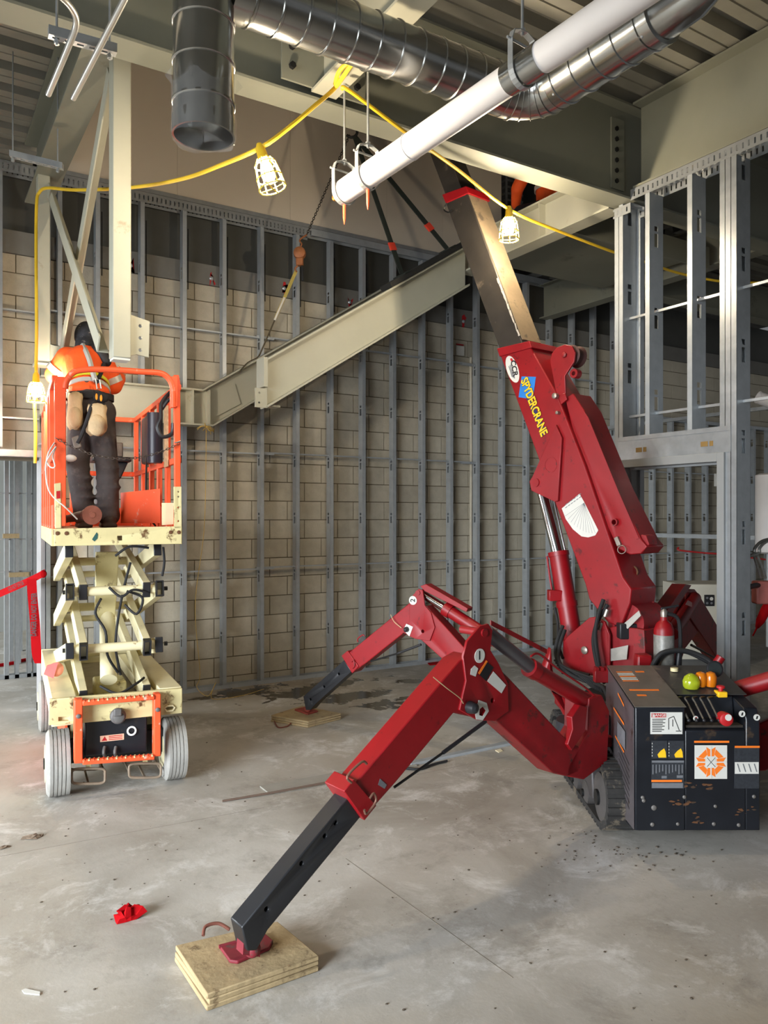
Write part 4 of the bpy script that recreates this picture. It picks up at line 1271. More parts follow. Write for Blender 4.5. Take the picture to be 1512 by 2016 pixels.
# far left leg (number 2)
px2 = [
    ('lower_arm', [(806, 1187), (677, 1293), (694, 1324), (720, 1306), (794, 1247), (806, 1250), (835, 1215)], 0, Lw, red_m, .006),
    ('arm_collar', [(672, 1291), (684, 1281), (706, 1312), (693, 1326)], .012, Lw+.024, red_m, .004),
    ('inner_tube', [(677, 1300), (692, 1322), (621, 1386), (611, 1398), (602, 1398), (597, 1371)], -.012, Lw-.024, tube_black, .005),
    ('knee_plate', [(806, 1190), (812, 1172), (824, 1159), (832, 1162), (836, 1192), (848, 1206), (856, 1235), (846, 1262), (818, 1258), (800, 1250), (806, 1220)], .012, .014, red_m, .003),
    ('upper_arm', [(812, 1200), (838, 1193), (875, 1232), (925, 1288), (985, 1345), (985, 1372), (950, 1366), (873, 1300), (829, 1260), (806, 1245)], 0, Lw, red_m, .006),
]
R2, F2 = (1.18, 5.42), (-.653, 6.55)
lg, Q, hd_, nn = leg('two', R2, F2, px2)
ca, cb, cc_ = Q(832, 1170, -.05), Q(886, 1204, -.05), Q(1010, 1284, -.05)
put('cylinder_rod', M().cyl(ca, cb, .030, n=20), chrome, lg)
put('cylinder_barrel', M().cyl(cb-(cc_-cb).normalized()*.03, cc_, .046, n=24), red_m, lg)
put('cylinder_head', M().cyl(cb-(cc_-cb).normalized()*.05, cb+(cc_-cb).normalized()*.01, .055, n=24), red_m, lg)
put('guard_cover', M().prism([Q(827, 1154, 0), Q(838, 1150, 0), Q(921, 1198, 0), Q(918, 1205, 0), Q(836, 1164, 0)], -nn*.09), red_m, lg, bevel=.003)
put('knee_pin', M().cyl(Q(822, 1167, .02), Q(822, 1167, .02)+nn*((-Lw-.02)-(.02)), .02, n=14), red_dull, lg)
put('gas_strut', M().tube([Q(829, 1269, -.02), Q(784, 1286, -.02)], .010, 10), plast_black, lg)
put('strut_rod', M().tube([Q(784, 1286, -.02), Q(730, 1302, -.02)], .007, 8), black_iron, lg)
nd = put('number_disc', M().cyl(Q(813, 1182, .0135), Q(813, 1182, .0135)+nn*((.016)-(.0135)), .034, n=24), white_m, lg)
rd = (-hd_*.75+Z1*.5)
text('lettering', '2', Q(813, 1182, .0165), Z1, -hd_ if hd_.dot(CR) > 0 else hd_, .042, ink, nd, .03)
put('lock_plate', M().prism([Q(u, v, .0135) for u, v in ((794, 1240), (800, 1228), (813, 1234), (806, 1253))], nn*.0015), white_m, lg, smooth=False)
put('lock_knob', M().lathe(Q(801, 1239, .014), nn, [(0, .022), (.02, .02), (.03, .008)], 14), plast_black, lg)
for nm_ in ('knee_plate', 'upper_arm'):
    drill(kids(lg, nm_)[0], M().cyl(Q(832, 1243, .012)+nn*.03, Q(832, 1243, .012)-nn*.05, 0.013, n=16))
put('lock_cable', M().tube(bez([Q(769, 1210, .02), Q(776, 1224, .03), Q(790, 1236, .02)], 4), .003, 6), MATS['cable'], lg)
for a in ([(705, 1264), (704, 1258), (714, 1250), (718, 1253)], [(692, 1303), (696, 1300), (698, 1310), (694, 1316)]):
    put('handle', M().tube(bez([Q(u, v, .02) for u, v in a], 4), .005, 8), red_dull, lg)
for (u, v) in ((667, 1327), (638, 1352), (611, 1377)):
    drill(kids(lg, 'inner_tube')[0], M().cyl(Q(u, v, -.012)+nn*.03, Q(u, v, -.012)-nn*.06, .011, n=10))
W2T = .055
fo = put('foot_pad', M().prism([at(u, v, z=W2T) for u, v in ((580, 1399), (604, 1393), (626, 1402), (606, 1408))], Z1*.014), mat('foot_red2', (140, 58, 44), .7, 0, .2, 9), lg, bevel=.003)
put('swivel', M().ball(at(606, 1396, z=W2T+.035), .03, 12, 8), MATS['foot_red2'], fo)

# far right leg
px3 = [
    ('upper_arm', [(1302, 1290), (1322, 1222), (1345, 1175), (1368, 1160), (1378, 1182), (1378, 1240), (1350, 1276), (1335, 1320), (1300, 1330)], 0, Lw, red_dull, .006),
    ('lower_arm', [(1352, 1164), (1368, 1160), (1376, 1170), (1422, 1248), (1432, 1306), (1420, 1308), (1372, 1236), (1348, 1200)], .012, Lw, red_dull, .006),
    ('inner_tube', [(1408, 1270), (1430, 1268), (1446, 1322), (1440, 1350), (1430, 1340)], -.0, Lw-.03, tube_black, .004),
]
R3, F3 = (1.86, 5.40), (3.05, 7.1)
lg, Q, hd_, nn = leg('three', R3, F3, px3)
put('cylinder_barrel', M().cyl(Q(1352, 1176, -.02)+nn*.06, Q(1306, 1246, -.02)+nn*.06, .05, n=20), red_m, lg)
put('guard_cover', M().prism([Q(1308, 1210, .10), Q(1350, 1150, .10), Q(1362, 1152, .10), Q(1320, 1214, .10)], -nn*.10), red_m, lg, bevel=.004)
put('lock_plate', M().prism([Q(u, v, .12) for u, v in ((1349, 1190), (1354, 1182), (1362, 1186), (1362, 1195))], nn*.002), mat('pink_label', (222, 160, 160), .5), lg, smooth=False)
put('gas_strut', M().tube([Q(1361, 1270, .02), Q(1384, 1282, .02)], .011, 8), plast_black, lg)
put('strut_rod', M().tube([Q(1384, 1282, .02), Q(1412, 1298, .02)], .007, 8), black_iron, lg)
fz = C(F3[0], F3[1], 0)
put('foot_pad', M().lathe(Q(1440, 1345)*1.0-V((0, 0, Q(1440, 1345).z)), Z1, [(0, .13), (.012, .13), (.03, .05), (.09, .04)], 18), red_dull, lg)

# near right leg, mostly out of view to the right
R4, F4 = (1.95, 4.42), (3.75, 2.95)
hd4 = (V(C(F4[0], F4[1], 0))-V(C(R4[0], R4[1], 0))).normalized(); n4 = hd4.cross(Z1)
lg = root('outrigger_leg', C(R4[0], R4[1], .3)); lg.parent = crane; lg.location = C(R4[0], R4[1], .3)-WORLD['spider_crane']
r4 = C(R4[0], R4[1], 0); f4 = C(F4[0], F4[1], 0); Ld = (f4-r4).length


def S4(s, z): return r4+hd4*(s*Ld)+Z1*z-n4*(Lw/2)


put('root_bracket', M().prism([S4(-.06, .25), S4(.03, .25), S4(.08, .42), S4(.03, .80), S4(-.06, .80)], n4*(Lw+.04)), red_dull, lg, bevel=.006)
put('upper_arm', M().prism([S4(0, .30), S4(.10, .36), S4(.50, .95), S4(.50, 1.15), S4(.40, 1.10), S4(0, .48)], n4*Lw), red_dull, lg, bevel=.006)
put('lower_arm', M().prism([S4(.40, 1.06), S4(.46, .92), S4(.74, .44), S4(.82, .56), S4(.52, 1.16)], n4*Lw), red_m, lg, bevel=.006)
put('inner_tube', M().prism([S4(.75, .46), S4(.95, .10), S4(.99, .12), S4(.82, .54)], n4*(Lw-.03)), tube_black, lg, bevel=.005)
put('foot_pad', M().lathe(f4-hd4*.06, Z1, [(0, .13), (.012, .13), (.03, .05), (.12, .04)], 18), red_m, lg)
put('cylinder_barrel', M().cyl(S4(.02, .76)+n4*Lw/2, S4(.34, 1.10)+n4*Lw/2, .048, n=24), red_m, lg)
put('cylinder_rod', M().cyl(S4(.34, 1.10)+n4*Lw/2, S4(.45, 1.20)+n4*Lw/2, .03, n=16), chrome, lg)

# ------------------------------------------------------------------ boom
AZ, EL = .683, 1.1377
bd = cn_v(-math.sin(AZ), math.cos(AZ)); BA = bd*math.cos(EL)+Z1*math.sin(EL); BN = cn_v(-math.cos(AZ), -math.sin(AZ)); BT = -bd*math.sin(EL)+Z1*math.cos(EL)
B0 = C(.6217, 6.235, 4.54)


def Bp(u, v, off): return onp(u, v, B0+BN*off, BN)


bm_ = root('boom', C(1.55, 4.95, 1.0)); bm_.parent = crane; bm_.location = WORLD['boom']-WORLD['spider_crane']
HWb = .145
put('base_section', M().prism([Bp(u, v, HWb) for u, v in ((981, 690), (1040, 676), (1096, 775), (1151, 916), (1226, 1136), (1243, 1160), (1240, 1188), (1222, 1236), (1196, 1225), (1160, 1180), (1152, 1150))], -BN*(2*HWb)), red_m, bm_, bevel=.008)
col_ = put('boom_collar', M().prism([Bp(u, v, HWb+.012) for u, v in ((978, 686), (1042, 671), (1047, 684), (983, 702))], -BN*(2*HWb+.024)), red_m, bm_, bevel=.004)
put('mid_section', M().prism([Bp(u, v, .115) for u, v in ((872, 385), (917, 374), (1027, 672), (1036, 700), (992, 710))], -BN*.23), boom_dark, bm_, bevel=.006)
put('boom_collar', M().prism([Bp(u, v, .125) for u, v in ((870, 383), (917, 366), (922, 380), (877, 400))], -BN*.25), red_m, bm_, bevel=.004)
put('ring_lug', M().tube(bez([Bp(880, 400, .13), Bp(874, 412, .13), Bp(882, 418, .13), Bp(890, 414, .13)], 4), .006, 8), black_iron, bm_)
sA = (Bp(872, 385, .105), Bp(915, 376, .105)); ext = BA*3.4
pA = sA[0]+(sA[1]-sA[0])*.12-BA*.02; pB = sA[0]+(sA[1]-sA[0])*.90-BA*.02
put('tip_section', M().prism([pA-BA*.3, pA+ext, pB+ext, pB-BA*.3], -BN*.19), boom_dark, bm_, bevel=.005)
put('boom_head', M().prism([pA+ext-BA*.05, pA+ext+BA*.12-BT*.10, pB+ext+BA*.14, pB+ext-BA*.05], -BN*.20), red_m, bm_, bevel=.005)
put('wear_strip', M().prism([Bp(919, 380, .115)-BN*.012-BT*.001, Bp(1026, 668, .115)-BN*.012-BT*.001, Bp(1026, 668, .115)-BN*.218-BT*.001, Bp(919, 380, .115)-BN*.218-BT*.001], BT*.006), mat('worn_boom_top', (128, 112, 90), .5, .15, .25, 5, spots=(84, 74, 62), spot_amt=.12, spot_scale=5), bm_, smooth=False)
# wear scrape on the edge
scr = random.Random(9)
for k in range(9):
    t = k/9.0; u0, v0 = 978+t*44, 548+t*114
    put('paint_scrape', M().prism([Bp(u0+scr.uniform(-1, 1)+du*1.0, v0+dv, .1165) for du, dv in ((-.5, 0), (2.2, -1), (6.2, 11), (4.0, 12.5), (2.5, 8))], BN*.0006), mat('scrape_pale', (176, 168, 156), .6), bm_, smooth=False)
# gusset carrying the lift cylinder
gs = put('cylinder_gusset', M().prism([Bp(u, v, HWb+.022) for u, v in ((1094, 836), (1106, 862), (1098, 986), (1092, 988), (1046, 966), (1042, 948), (1048, 938))], -BN*.02), red_m, bm_, bevel=.003)
put('cylinder_gusset', M().prism([Bp(u, v, -HWb-.002) for u, v in ((1094, 836), (1106, 862), (1098, 986), (1092, 988), (1046, 966), (1042, 948), (1048, 938))], -BN*.02), red_m, bm_, bevel=.003)
put('gusset_pin', M().cyl(Bp(1054, 950, HWb+.03), Bp(1054, 950, HWb+.03)+BN*((-HWb-.03)-(HWb+.03)), .030, n=16), red_dull, bm_)
put('weld_mark', M().ring(Bp(1084, 915, HWb+.0222), Bp(1084, 915, HWb+.0222)+BN*((HWb+.0236)-(HWb+.0222)), .055, .047, 24), red_dull, gs)
# lift cylinder
lc0, lc1, lc2 = Bp(1064, 952, 0), Bp(1099, 1086, 0), Bp(1128, 1262, 0)
put('lift_rod', M().cyl(lc0, lc1+(lc2-lc1)*.1, .042, n=22), chrome, bm_)
put('lift_rod_guide', M().cyl(lc0+CR*.07, lc1+CR*.05, .010, n=10), chrome, bm_)
lb = put('lift_barrel', M().cyl(lc1, lc2, .068, n=26), red_m, bm_)
put('lift_barrel_head', M().cyl(lc1, lc1+(lc2-lc1)*.05, .074, n=26), red_m, bm_)
put('barrel_band', M().cyl(lc1+(lc2-lc1)*.56, lc1+(lc2-lc1)*.62, .075, n=26), red_m, lb)
put('valve_block', M().obox(lc1+(lc2-lc1)*.55-CR*.13-CF*.05, CR*.10, CF*.08, Z1*.075), red_m, lb, bevel=.005)
put('feed_pipe', M().tube([lc1+(lc2-lc1)*.05-CR*.085, lc1+(lc2-lc1)*.3-CR*.09, lc1+(lc2-lc1)*.55-CR*.09], .007, 8), red_m, lb)
put('hose', M().tube(bez([lc1+(lc2-lc1)*.63-CR*.09, lc1+(lc2-lc1)*.8-CR*.085, Bp(1100, 1270, .15), Bp(1108, 1296, .2)], 6), .010, 8), rubber, bm_)
# folded jib box on the back of the boom with its sheave head
jo = HWb-.03
jb = put('jib_box', M().prism([Bp(u, v, jo) for u, v in ((1112, 784), (1128, 774), (1150, 808), (1212, 960), (1262, 1062), (1274, 1076), (1262, 1090), (1240, 1092), (1216, 1080), (1178, 996), (1128, 850))], -BN*.20), red_m, bm_, bevel=.006)
put('jib_rib', M().prism([Bp(u, v, jo+.006) for u, v in ((1150, 810), (1158, 822), (1216, 964), (1258, 1060), (1252, 1062), (1208, 966))], -BN*.012), red_m, jb)
jh = put('jib_head_plate', M().prism([Bp(u, v, jo+.02) for u, v in ((1083, 712), (1086, 696), (1096, 684), (1112, 678), (1126, 681), (1132, 694), (1130, 712), (1112, 740), (1114, 790), (1098, 784), (1094, 770))], -BN*.016), red_m, jb, bevel=.003)
put('jib_head_plate', M().prism([Bp(u, v, jo-.13) for u, v in ((1083, 712), (1086, 696), (1096, 684), (1112, 678), (1126, 681), (1132, 694), (1130, 712), (1112, 740), (1114, 790), (1098, 784), (1094, 770))], -BN*.016), red_m, jb, bevel=.003)
put('jib_sheave', M().lathe(Bp(1122, 700, jo-.01), -BN, [(0, .05), (.01, .075), (.03, .060), (.07, .060), (.09, .075), (.10, .05)], 24), mat('sheave_dark', (70, 40, 36), .6, .2), jb)
put('jib_pin', M().lathe(Bp(1112, 699, jo+.02), BN, [(0, .02), (.014, .02), (.018, .012)], 6), red_dull, jh)
ey = put('jib_eye', M().ring(Bp(1129, 735, jo+.01), Bp(1129, 735, jo+.01)+BN*((jo-.04)-(jo+.01)), .032, .015, 18), red_m, jb)
put('link_plate', M().prism([Bp(u, v, jo+.025) for u, v in ((1086, 778), (1112, 774), (1116, 786), (1096, 804), (1088, 796))], -BN*.02), red_m, bm_, bevel=.003)
for (u, v, r_) in ((1096, 780, .020), (1101, 813, .012)):
    put('link_pin', M().lathe(Bp(u, v, jo+.03), BN, [(0, r_), (.03, r_), (.035, r_*.5)], 12), mat('zinc_pin', (150, 140, 130), .4, .7), bm_)
put('box_tube', M().ring(Bp(1212, 1028, jo+.002), Bp(1212, 1028, jo+.002)+BN*((jo+.022)-(jo+.002)), .024, .017, 18), red_dull, jb)
drill(jb, M().cyl(Bp(1212, 1028, jo)+BN*.04, Bp(1212, 1028, jo)-BN*.10, .017, n=16))
put('latch', M().obox(Bp(1218, 1076, jo+.0), BA*.06, BN*.02, BT*.03), mat('zinc_pin', (150, 140, 130)), jb, bevel=.003)
put('latch_ring', M().tube([Bp(1224+8*math.cos(a), 1082+8*math.sin(a), jo+.02) for a in [2*PI*i/16 for i in range(16)]], .003, 6, closed=True), MATS['zinc_pin'], jb)
put('jib_stop', M().prism([Bp(u, v, jo-.02) for u, v in ((1262, 1052), (1272, 1054), (1278, 1072), (1268, 1082), (1258, 1072))], -BN*.10), red_dull, jb, bevel=.004)
# load-angle dial, ellipse badge and name lettering on the side plate
dsurf = HWb+.0012


def Bs(u, v, d=0.0): return Bp(u, v, dsurf+d)


fan = [(1141, 972), (1150, 988), (1178, 1044), (1172, 1054), (1158, 1058), (1145, 1056), (1128, 1042), (1114, 1022), (1106, 1001)]
dial = put('angle_dial', M().prism([Bs(u, v) for u, v in fan], BN*.0012), white_m, bm_, smooth=False)
for k in range(11):
    a = k/10; e = (1108+a*66, 1004+math.sin(a*2.0)*56)
    a0_, b0_ = Bs(1150, 990, .0016), Bs(1112+a*60, 1008+42*math.sin(.2+a*1.5), .0016)
    put('dial_line', M().beam(a0_, b0_, BN*.0004, (b0_-a0_).cross(BN).normalized()*.0016), grey_decal, dial, smooth=False)
for k in range(6):
    for j in range(2):
        a0_, b0_ = Bs(1113+k*5.4, 1000-k*3.9-j*6, .0016), Bs(1117+k*5.4, 997-k*3.9-j*6, .0016)
        put('dial_text', M().beam(a0_, b0_, BN*.0004, (b0_-a0_).cross(BN).normalized()*.005), grey_decal, dial, smooth=False)
ell = []
ec0, eu, ev = V((1009, 727)), V((8.5, 26.0)), V((10.5, -4.5))
for i in range(28):
    a = 2*PI*i/28; q = ec0+eu*math.cos(a)+ev*math.sin(a); ell.append((q.x, q.y))
bad = put('oval_badge', M().prism([Bs(u, v) for u, v in ell], BN*.0012), white_m, bm_, smooth=False)
rd_ = (Bs(1013, 746)-Bs(1006, 708)).normalized(); ru = BN.cross(rd_)
text('lettering', 'CCR', Bs(1012, 724, .0016), rd_, ru, .046, ink, bad, .045, shear=.2, squeeze=.95)
for k in range(3):
    a0_ = Bs(1006.5-k*2.3, 716+k*2.5, .0018); b0_ = Bs(1013-k*2.3, 745-k*1.5, .0018)
    put('badge_line', M().beam(a0_, b0_, BN*.0004, (b0_-a0_).cross(BN).normalized()*.008), grey_decal, bad, smooth=False)
put('red_dot', M().prism([Bs(u, v, .0016) for u, v in ((1004, 706), (1008, 705), (1011, 711), (1007, 713))], BN*.0006), red_decal, bad, smooth=False)
dia = put('blue_diamond', M().prism([Bs(u, v) for u, v in ((1027, 741), (1055, 742), (1049, 786), (1021, 782))], BN*.001), blue_decal, bm_, smooth=False)
put('blue_stripe', M().prism([Bs(u, v, .0004) for u, v in ((1036, 784), (1044, 780), (1076, 850), (1068, 858))], BN*.0008), mat('navy_decal', (34, 40, 96), .5), dia, smooth=False)
a0_, b0_ = Bs(1030, 746, .002), Bs(1071, 858, .002)
rd_ = (b0_-a0_).normalized()
text('lettering', 'SPYDERCRANE', (a0_+b0_)/2+BN.cross(rd_)*.004, rd_, BN.cross(rd_), .066, ink, dia, .085, depth=.0006, squeeze=.755)
text('lettering', 'SPYDERCRANE', (a0_+b0_)/2+BN.cross(rd_)*.004, rd_, BN.cross(rd_), .066, yellow_decal, dia, .04, depth=.0016, squeeze=.755)

# ------------------------------------------------------------------ turret
tu = root('turret', C(1.56, 5.0, .6)); tu.parent = crane; tu.location = WORLD['turret']-WORLD['spider_crane']
T1 = .17
tp = [(1108, 1264), (1118, 1252), (1160, 1216), (1172, 1214), (1190, 1224), (1200, 1250), (1200, 1320), (1196, 1335), (1112, 1322), (1108, 1308)]
put('side_plate', M().prism([Bp(u, v, T1+.02) for u, v in tp], -BN*.02), red_m, tu, bevel=.004)
tq = [(1170, 1180), (1210, 1205), (1232, 1236), (1290, 1196), (1280, 1150), (1262, 1110), (1236, 1090), (1250, 1200), (1262, 1330), (1200, 1330)]
put('rear_plate', M().prism([Bp(u, v, -T1+.05) for u, v in ((1200, 1180), (1236, 1092), (1262, 1104), (1282, 1160), (1288, 1200), (1274, 1318), (1190, 1330))], -BN*.02), red_dull, tu, bevel=.004)
put('slew_body', M().prism([Bp(u, v, T1-.02) for u, v in ((1180, 1240), (1216, 1232), (1268, 1240), (1272, 1330), (1180, 1336))], -BN*.30), red_dull, tu, bevel=.006)
wn = put('winch_housing', M().cyl(Bp(1235, 1225, T1-.06), Bp(1235, 1225, T1-.06)+BN*((-T1+.02)-(T1-.06)), .12, n=26), red_dull, tu)
put('pivot_boss', M().lathe(Bp(1152, 1280, T1+.02), BN, [(0, .026), (.012, .026), (.018, .016)], 16), mat('zinc_pin', (150, 140, 130)), tu)
put('spec_plate', M().prism([Bp(u, v, T1+.004) for u, v in ((1200, 1278), (1237, 1270), (1234, 1298), (1196, 1302))], BN*.002), mat('aluminium_plate', (170, 166, 158), .4, .3, .1, 20), tu, smooth=False)
put('spec_plate', M().prism([Bp(u, v, .16) for u, v in ((1226, 1230), (1258, 1202), (1262, 1212), (1236, 1238))], BN*.002), MATS['aluminium_plate'], tu, smooth=False)
put('black_shroud', M().obox(C(1.49, 4.86, .98), CR*.19, CF*.12, Z1*.10), plast_black, tu, bevel=.008)
put('control_box', M().obox(C(1.53, 4.64, .60), CR*.09, CF*.09, Z1*.32), red_m, tu, bevel=.012)
put('box_label', M().obox(C(1.54, 4.637, .79), CR*.07, CF*.002, Z1*.04), white_m, tu, smooth=False)
put('horn_ring', M().tube([Bp(1245+10*math.cos(a), 1126+11*math.sin(a), -.02) for a in [2*PI*i/18 for i in range(18)]], .006, 8, closed=True), mat('rust', (118, 66, 28)), tu)
# hoses looping at the slewing post
for pts in ([(1188, 1180, .20), (1178, 1210, .24), (1172, 1250, .26), (1178, 1300, .26), (1186, 1335, .22)],
            [(1196, 1190, .18), (1176, 1225, .22), (1168, 1262, .24), (1176, 1310, .24), (1190, 1345, .2)],
            [(1108, 1232, .14), (1098, 1258, .2), (1094, 1286, .24), (1104, 1312, .26), (1130, 1322, .28), (1160, 1330, .26)],
            [(1112, 1240, .16), (1102, 1270, .22), (1100, 1300, .26), (1118, 1324, .3), (1150, 1340, .28), (1188, 1352, .26)],
            [(1170, 1346, .3), (1186, 1352, .32), (1196, 1372, .34), (1200, 1396, .34)]):
    put('hose', M().tube(bez([Bp(*p) for p in pts], 6), .013, 10), rubber, tu)
for (u, v) in ((1190, 1182), (1196, 1200), (1184, 1226)):
    put('hose_fitting', M().cyl(Bp(u, v, .19), Bp(u-5, v+14, .20), .014, n=8), mat('zinc_pin', (150, 140, 130)), tu)
for i in range(6):
    put('hose', M().tube(bez([Bp(1092+i*3, 1300+i*5, .25), Bp(1110+i*6, 1312+i*3, .30), Bp(1140+i*7, 1330+i*2, .30), Bp(1165+i*4, 1352+i*2, .28)], 5), .008, 8), rubber, tu)
put('terminal_block', M().obox(C(1.24, 4.52, .78), CR*.09, CF*.05, Z1*.07), pink_red, crane, bevel=.004)
for i in range(3):
    put('block_prong', M().obox(C(1.245+i*.03, 4.52, .85), CR*.018, CF*.05, Z1*.018), pink_red, crane)
# folded red arm and the dark drum between the legs
put('front_arm', M().prism([C(1.04, 5.05, .74), C(1.10, 5.05, .90), C(1.12, 5.05, .62), C(1.42, 5.05, .46), C(1.44, 5.05, .36), C(1.20, 5.05, .42)], CF*.10), red_m, crane, bevel=.02)
put('drum', M().cyl(C(1.25, 4.86, .30), C(1.25, 4.86, .47), .16, n=28), mat('drum_dark', (46, 46, 52), .6), crane)
put('drum_top', M().cyl(C(1.28, 4.86, .47), C(1.28, 4.86, .54), .11, n=24), red_m, crane)
for i in range(6):
    put('hydraulic_fitting', M().cyl(C(1.24+.025*i, 4.70, .40+.01*(i % 3)), C(1.215+.025*i, 4.62, .37+.01*(i % 3)), .011, n=8), mat('zinc_pin', (150, 140, 130)), crane)

# ------------------------------------------------------------------ extinguisher on the crane
ep = C(1.722, 4.735, .68)
fe = root('fire_extinguisher', ep, 'red fire extinguisher with a printed label strapped behind the crane housing', 'extinguisher')
put('cylinder', M().lathe(ep, Z1, [(0, .05), (.01, .06), (.38, .06), (.42, .045), (.44, .022), (.46, .022)], 24), red_m, fe)
put('label', M().lathe(ep+Z1*.13, Z1, [(0, .0605), (.001, .0612), (.22, .0612), (.221, .0605)], 24), mat('extinguisher_label', (132, 130, 124), .45, .2, .35, 26), fe)
put('valve', M().lathe(ep+Z1*.46, Z1, [(0, .02), (.03, .022), (.05, .012)], 12), mat('zinc_pin', (150, 140, 130)), fe)
put('lever', M().beam(ep+Z1*.51-CR*.02, ep+Z1*.53+CR*.09, CF*.02, Z1*.012), plast_black, fe, bevel=.003)
put('hose', M().tube(bez([ep+Z1*.48+CR*.02, ep+Z1*.44+CR*.09, ep+Z1*.25+CR*.10, ep+Z1*.12+CR*.085], 6), .012, 8), rubber, fe)
put('hose_nozzle', M().cyl(ep+Z1*.24+CR*.09-CF*.01, ep+Z1*.12+CR*.08-CF*.01, .018, .024, 12), plast_black, fe)

# ------------------------------------------------------------------ wooden pads under the feet
def wood_pad(name, top, zt, label, seed):
    rnd_ = random.Random(seed)
    r = root(name, sum((V((p.x, p.y, 0)) for p in top), V((0, 0, 0)))/len(top), label, 'wood pad', 'plywood pads under the outrigger feet')
    k = zt/3
    for i in range(3):
        j = [V((p.x+rnd_.uniform(-.006, .006), p.y+rnd_.uniform(-.006, .006), k*i+.0005)) for p in top]
        put('plywood_sheet', M().prism(j, Z1*(k-.001)), wood_m, r, bevel=.004)
    return r


wd1 = [at(u, v, z=WOOD_T) for u, v in ((345, 1862), (408, 1958), (626, 1880), (545, 1814))]
wpd = wood_pad('plywood_pad', wd1, WOOD_T, 'laminated plywood pad with a rope loop under the outrigger foot of leg 1', 3)
put('rope_loop', M().tube(bez([at(452, 1830, z=.03), at(430, 1818, z=.05), at(405, 1824, z=.05), at(400, 1842, z=.03)], 6), .007, 8), mat('rope_brown', (110, 62, 48), .8), wpd)
wd2 = [at(u, v, z=W2T) for u, v in ((533, 1408), (606, 1420), (672, 1404), (594, 1389))]
wpd = wood_pad('plywood_pad', wd2, W2T, 'laminated plywood pad under the outrigger foot of leg 2 near the block wall', 4)
put('rope_loop', M().tube(bez([at(540, 1420, z=.02), at(548, 1432, z=.006), at(565, 1430, z=.006), at(572, 1424, z=.02)], 5), .006, 8), mat('rope_brown', (110, 62, 48), .8), wpd)
# ------------------------------------------------------------------ scissor lift
LO = V((1.153, 5.185, 0)); LT = math.radians(-6)
LX = V((math.cos(LT), math.sin(LT), 0)); LY = V((-math.sin(LT), math.cos(LT), 0))


def L(x, y, z): return LO+LX*x+LY*y+Z1*z


def LP(u, v, y): return onp(u, v, L(0, y, 0), LY)


def lbox(x0, x1, y0, y1, z0, z1): return M().obox(L(x0, y0, z0), LX*(x1-x0), LY*(y1-y0), Z1*(z1-z0))


lift = root('scissor_lift', LO, 'raised scissor lift with cream arms and orange guard rails', 'scissor lift')
# wheels
for sx, x0 in ((-1, -.425), (1, .285)):
    for yy in (0.0, 1.62):
        w_ = .14; r_ = .205
        prof = [(0, r_*.55), (.004, r_*.9), (.016, r_-.004), (.02, r_)]
        g = .02
        while g < w_-.025:
            prof += [(g, r_), (g+.018, r_), (g+.0185, r_-.007), (g+.0225, r_-.007), (g+.023, r_)]; g += .023
        prof += [(w_-.016, r_-.004), (w_-.004, r_*.9), (w_, r_*.55)]
        wl = put('wheel', M().lathe(L(x0, yy, r_), LX, prof, 40), tire_m, lift, ang=30)
        for e in (-.004, w_+.004):
            put('rim', M().cyl(L(x0+min(max(e, 0), w_)-(.004 if e < 0 else -.004), yy, r_), L(x0+w_/2, yy, r_), r_*.56, n=24), lift_cream, wl)
        put('hub', M().cyl(L(x0-.012, yy, r_), L(x0+.02, yy, r_), .035, n=12), black_iron, wl)
# chassis
put('front_plate', M().prism([LP(97, 1377, -.15), LP(359, 1355, -.15), LP(359, 1404, -.15), LP(305, 1410, -.15), LP(160, 1424, -.15), LP(96, 1428, -.15)], LY*.03), lift_cream_worn, lift, bevel=.004)
for x0, x1 in ((-.395, -.25), (.25, .395)):
    put('side_rail', lbox(x0, x1, -.12, 1.78, .46, .635), lift_cream, lift, bevel=.006)
for x0, x1 in ((-.24, -.18), (.18, .24)):
    put('slide_rail', lbox(x0, x1, -.08, 1.72, .52, .60), lift_cream, lift, bevel=.005)
put('floor_pan', lbox(-.25, .25, -.12, 1.78, .47, .50), mat('pan_dusty', (150, 138, 114), .8, 0, .2, 6), lift, smooth=False)
put('rear_plate', lbox(-.395, .395, 1.78, 1.81, .42, .64), lift_cream, lift, bevel=.004)
put('battery_tray', lbox(-.27, .27, .22, 1.40, .17, .46), lift_cream_worn, lift, bevel=.01)
put('axle_beam', lbox(-.29, .29, -.06, .08, .20, .36), black_iron, lift, bevel=.01)
put('axle_beam', lbox(-.29, .29, 1.55, 1.69, .15, .28), black_iron, lift, bevel=.01)
put('side_skirt', lbox(-.30, -.285, .2, 1.4, .13, .46), orange_m, lift, smooth=False)
for (u0, v0, u1, v1) in ((115, 1412, 136, 1420), (325, 1391, 343, 1397)):
    drill(kids(lift, 'front_plate')[0], M().prism([LP(u0, v0, -.15)-LY*.03, LP(u1, v0-1, -.15)-LY*.03, LP(u1, v1-1, -.15)-LY*.03, LP(u0, v1, -.15)-LY*.03], LY*.09))
put('slot_rim', M().tube([LP(u, v, -.16) for u, v in ((324, 1394), (330, 1390), (340, 1389), (344, 1393), (340, 1399), (328, 1400))], .006, 8, closed=True), lift_cream, lift)
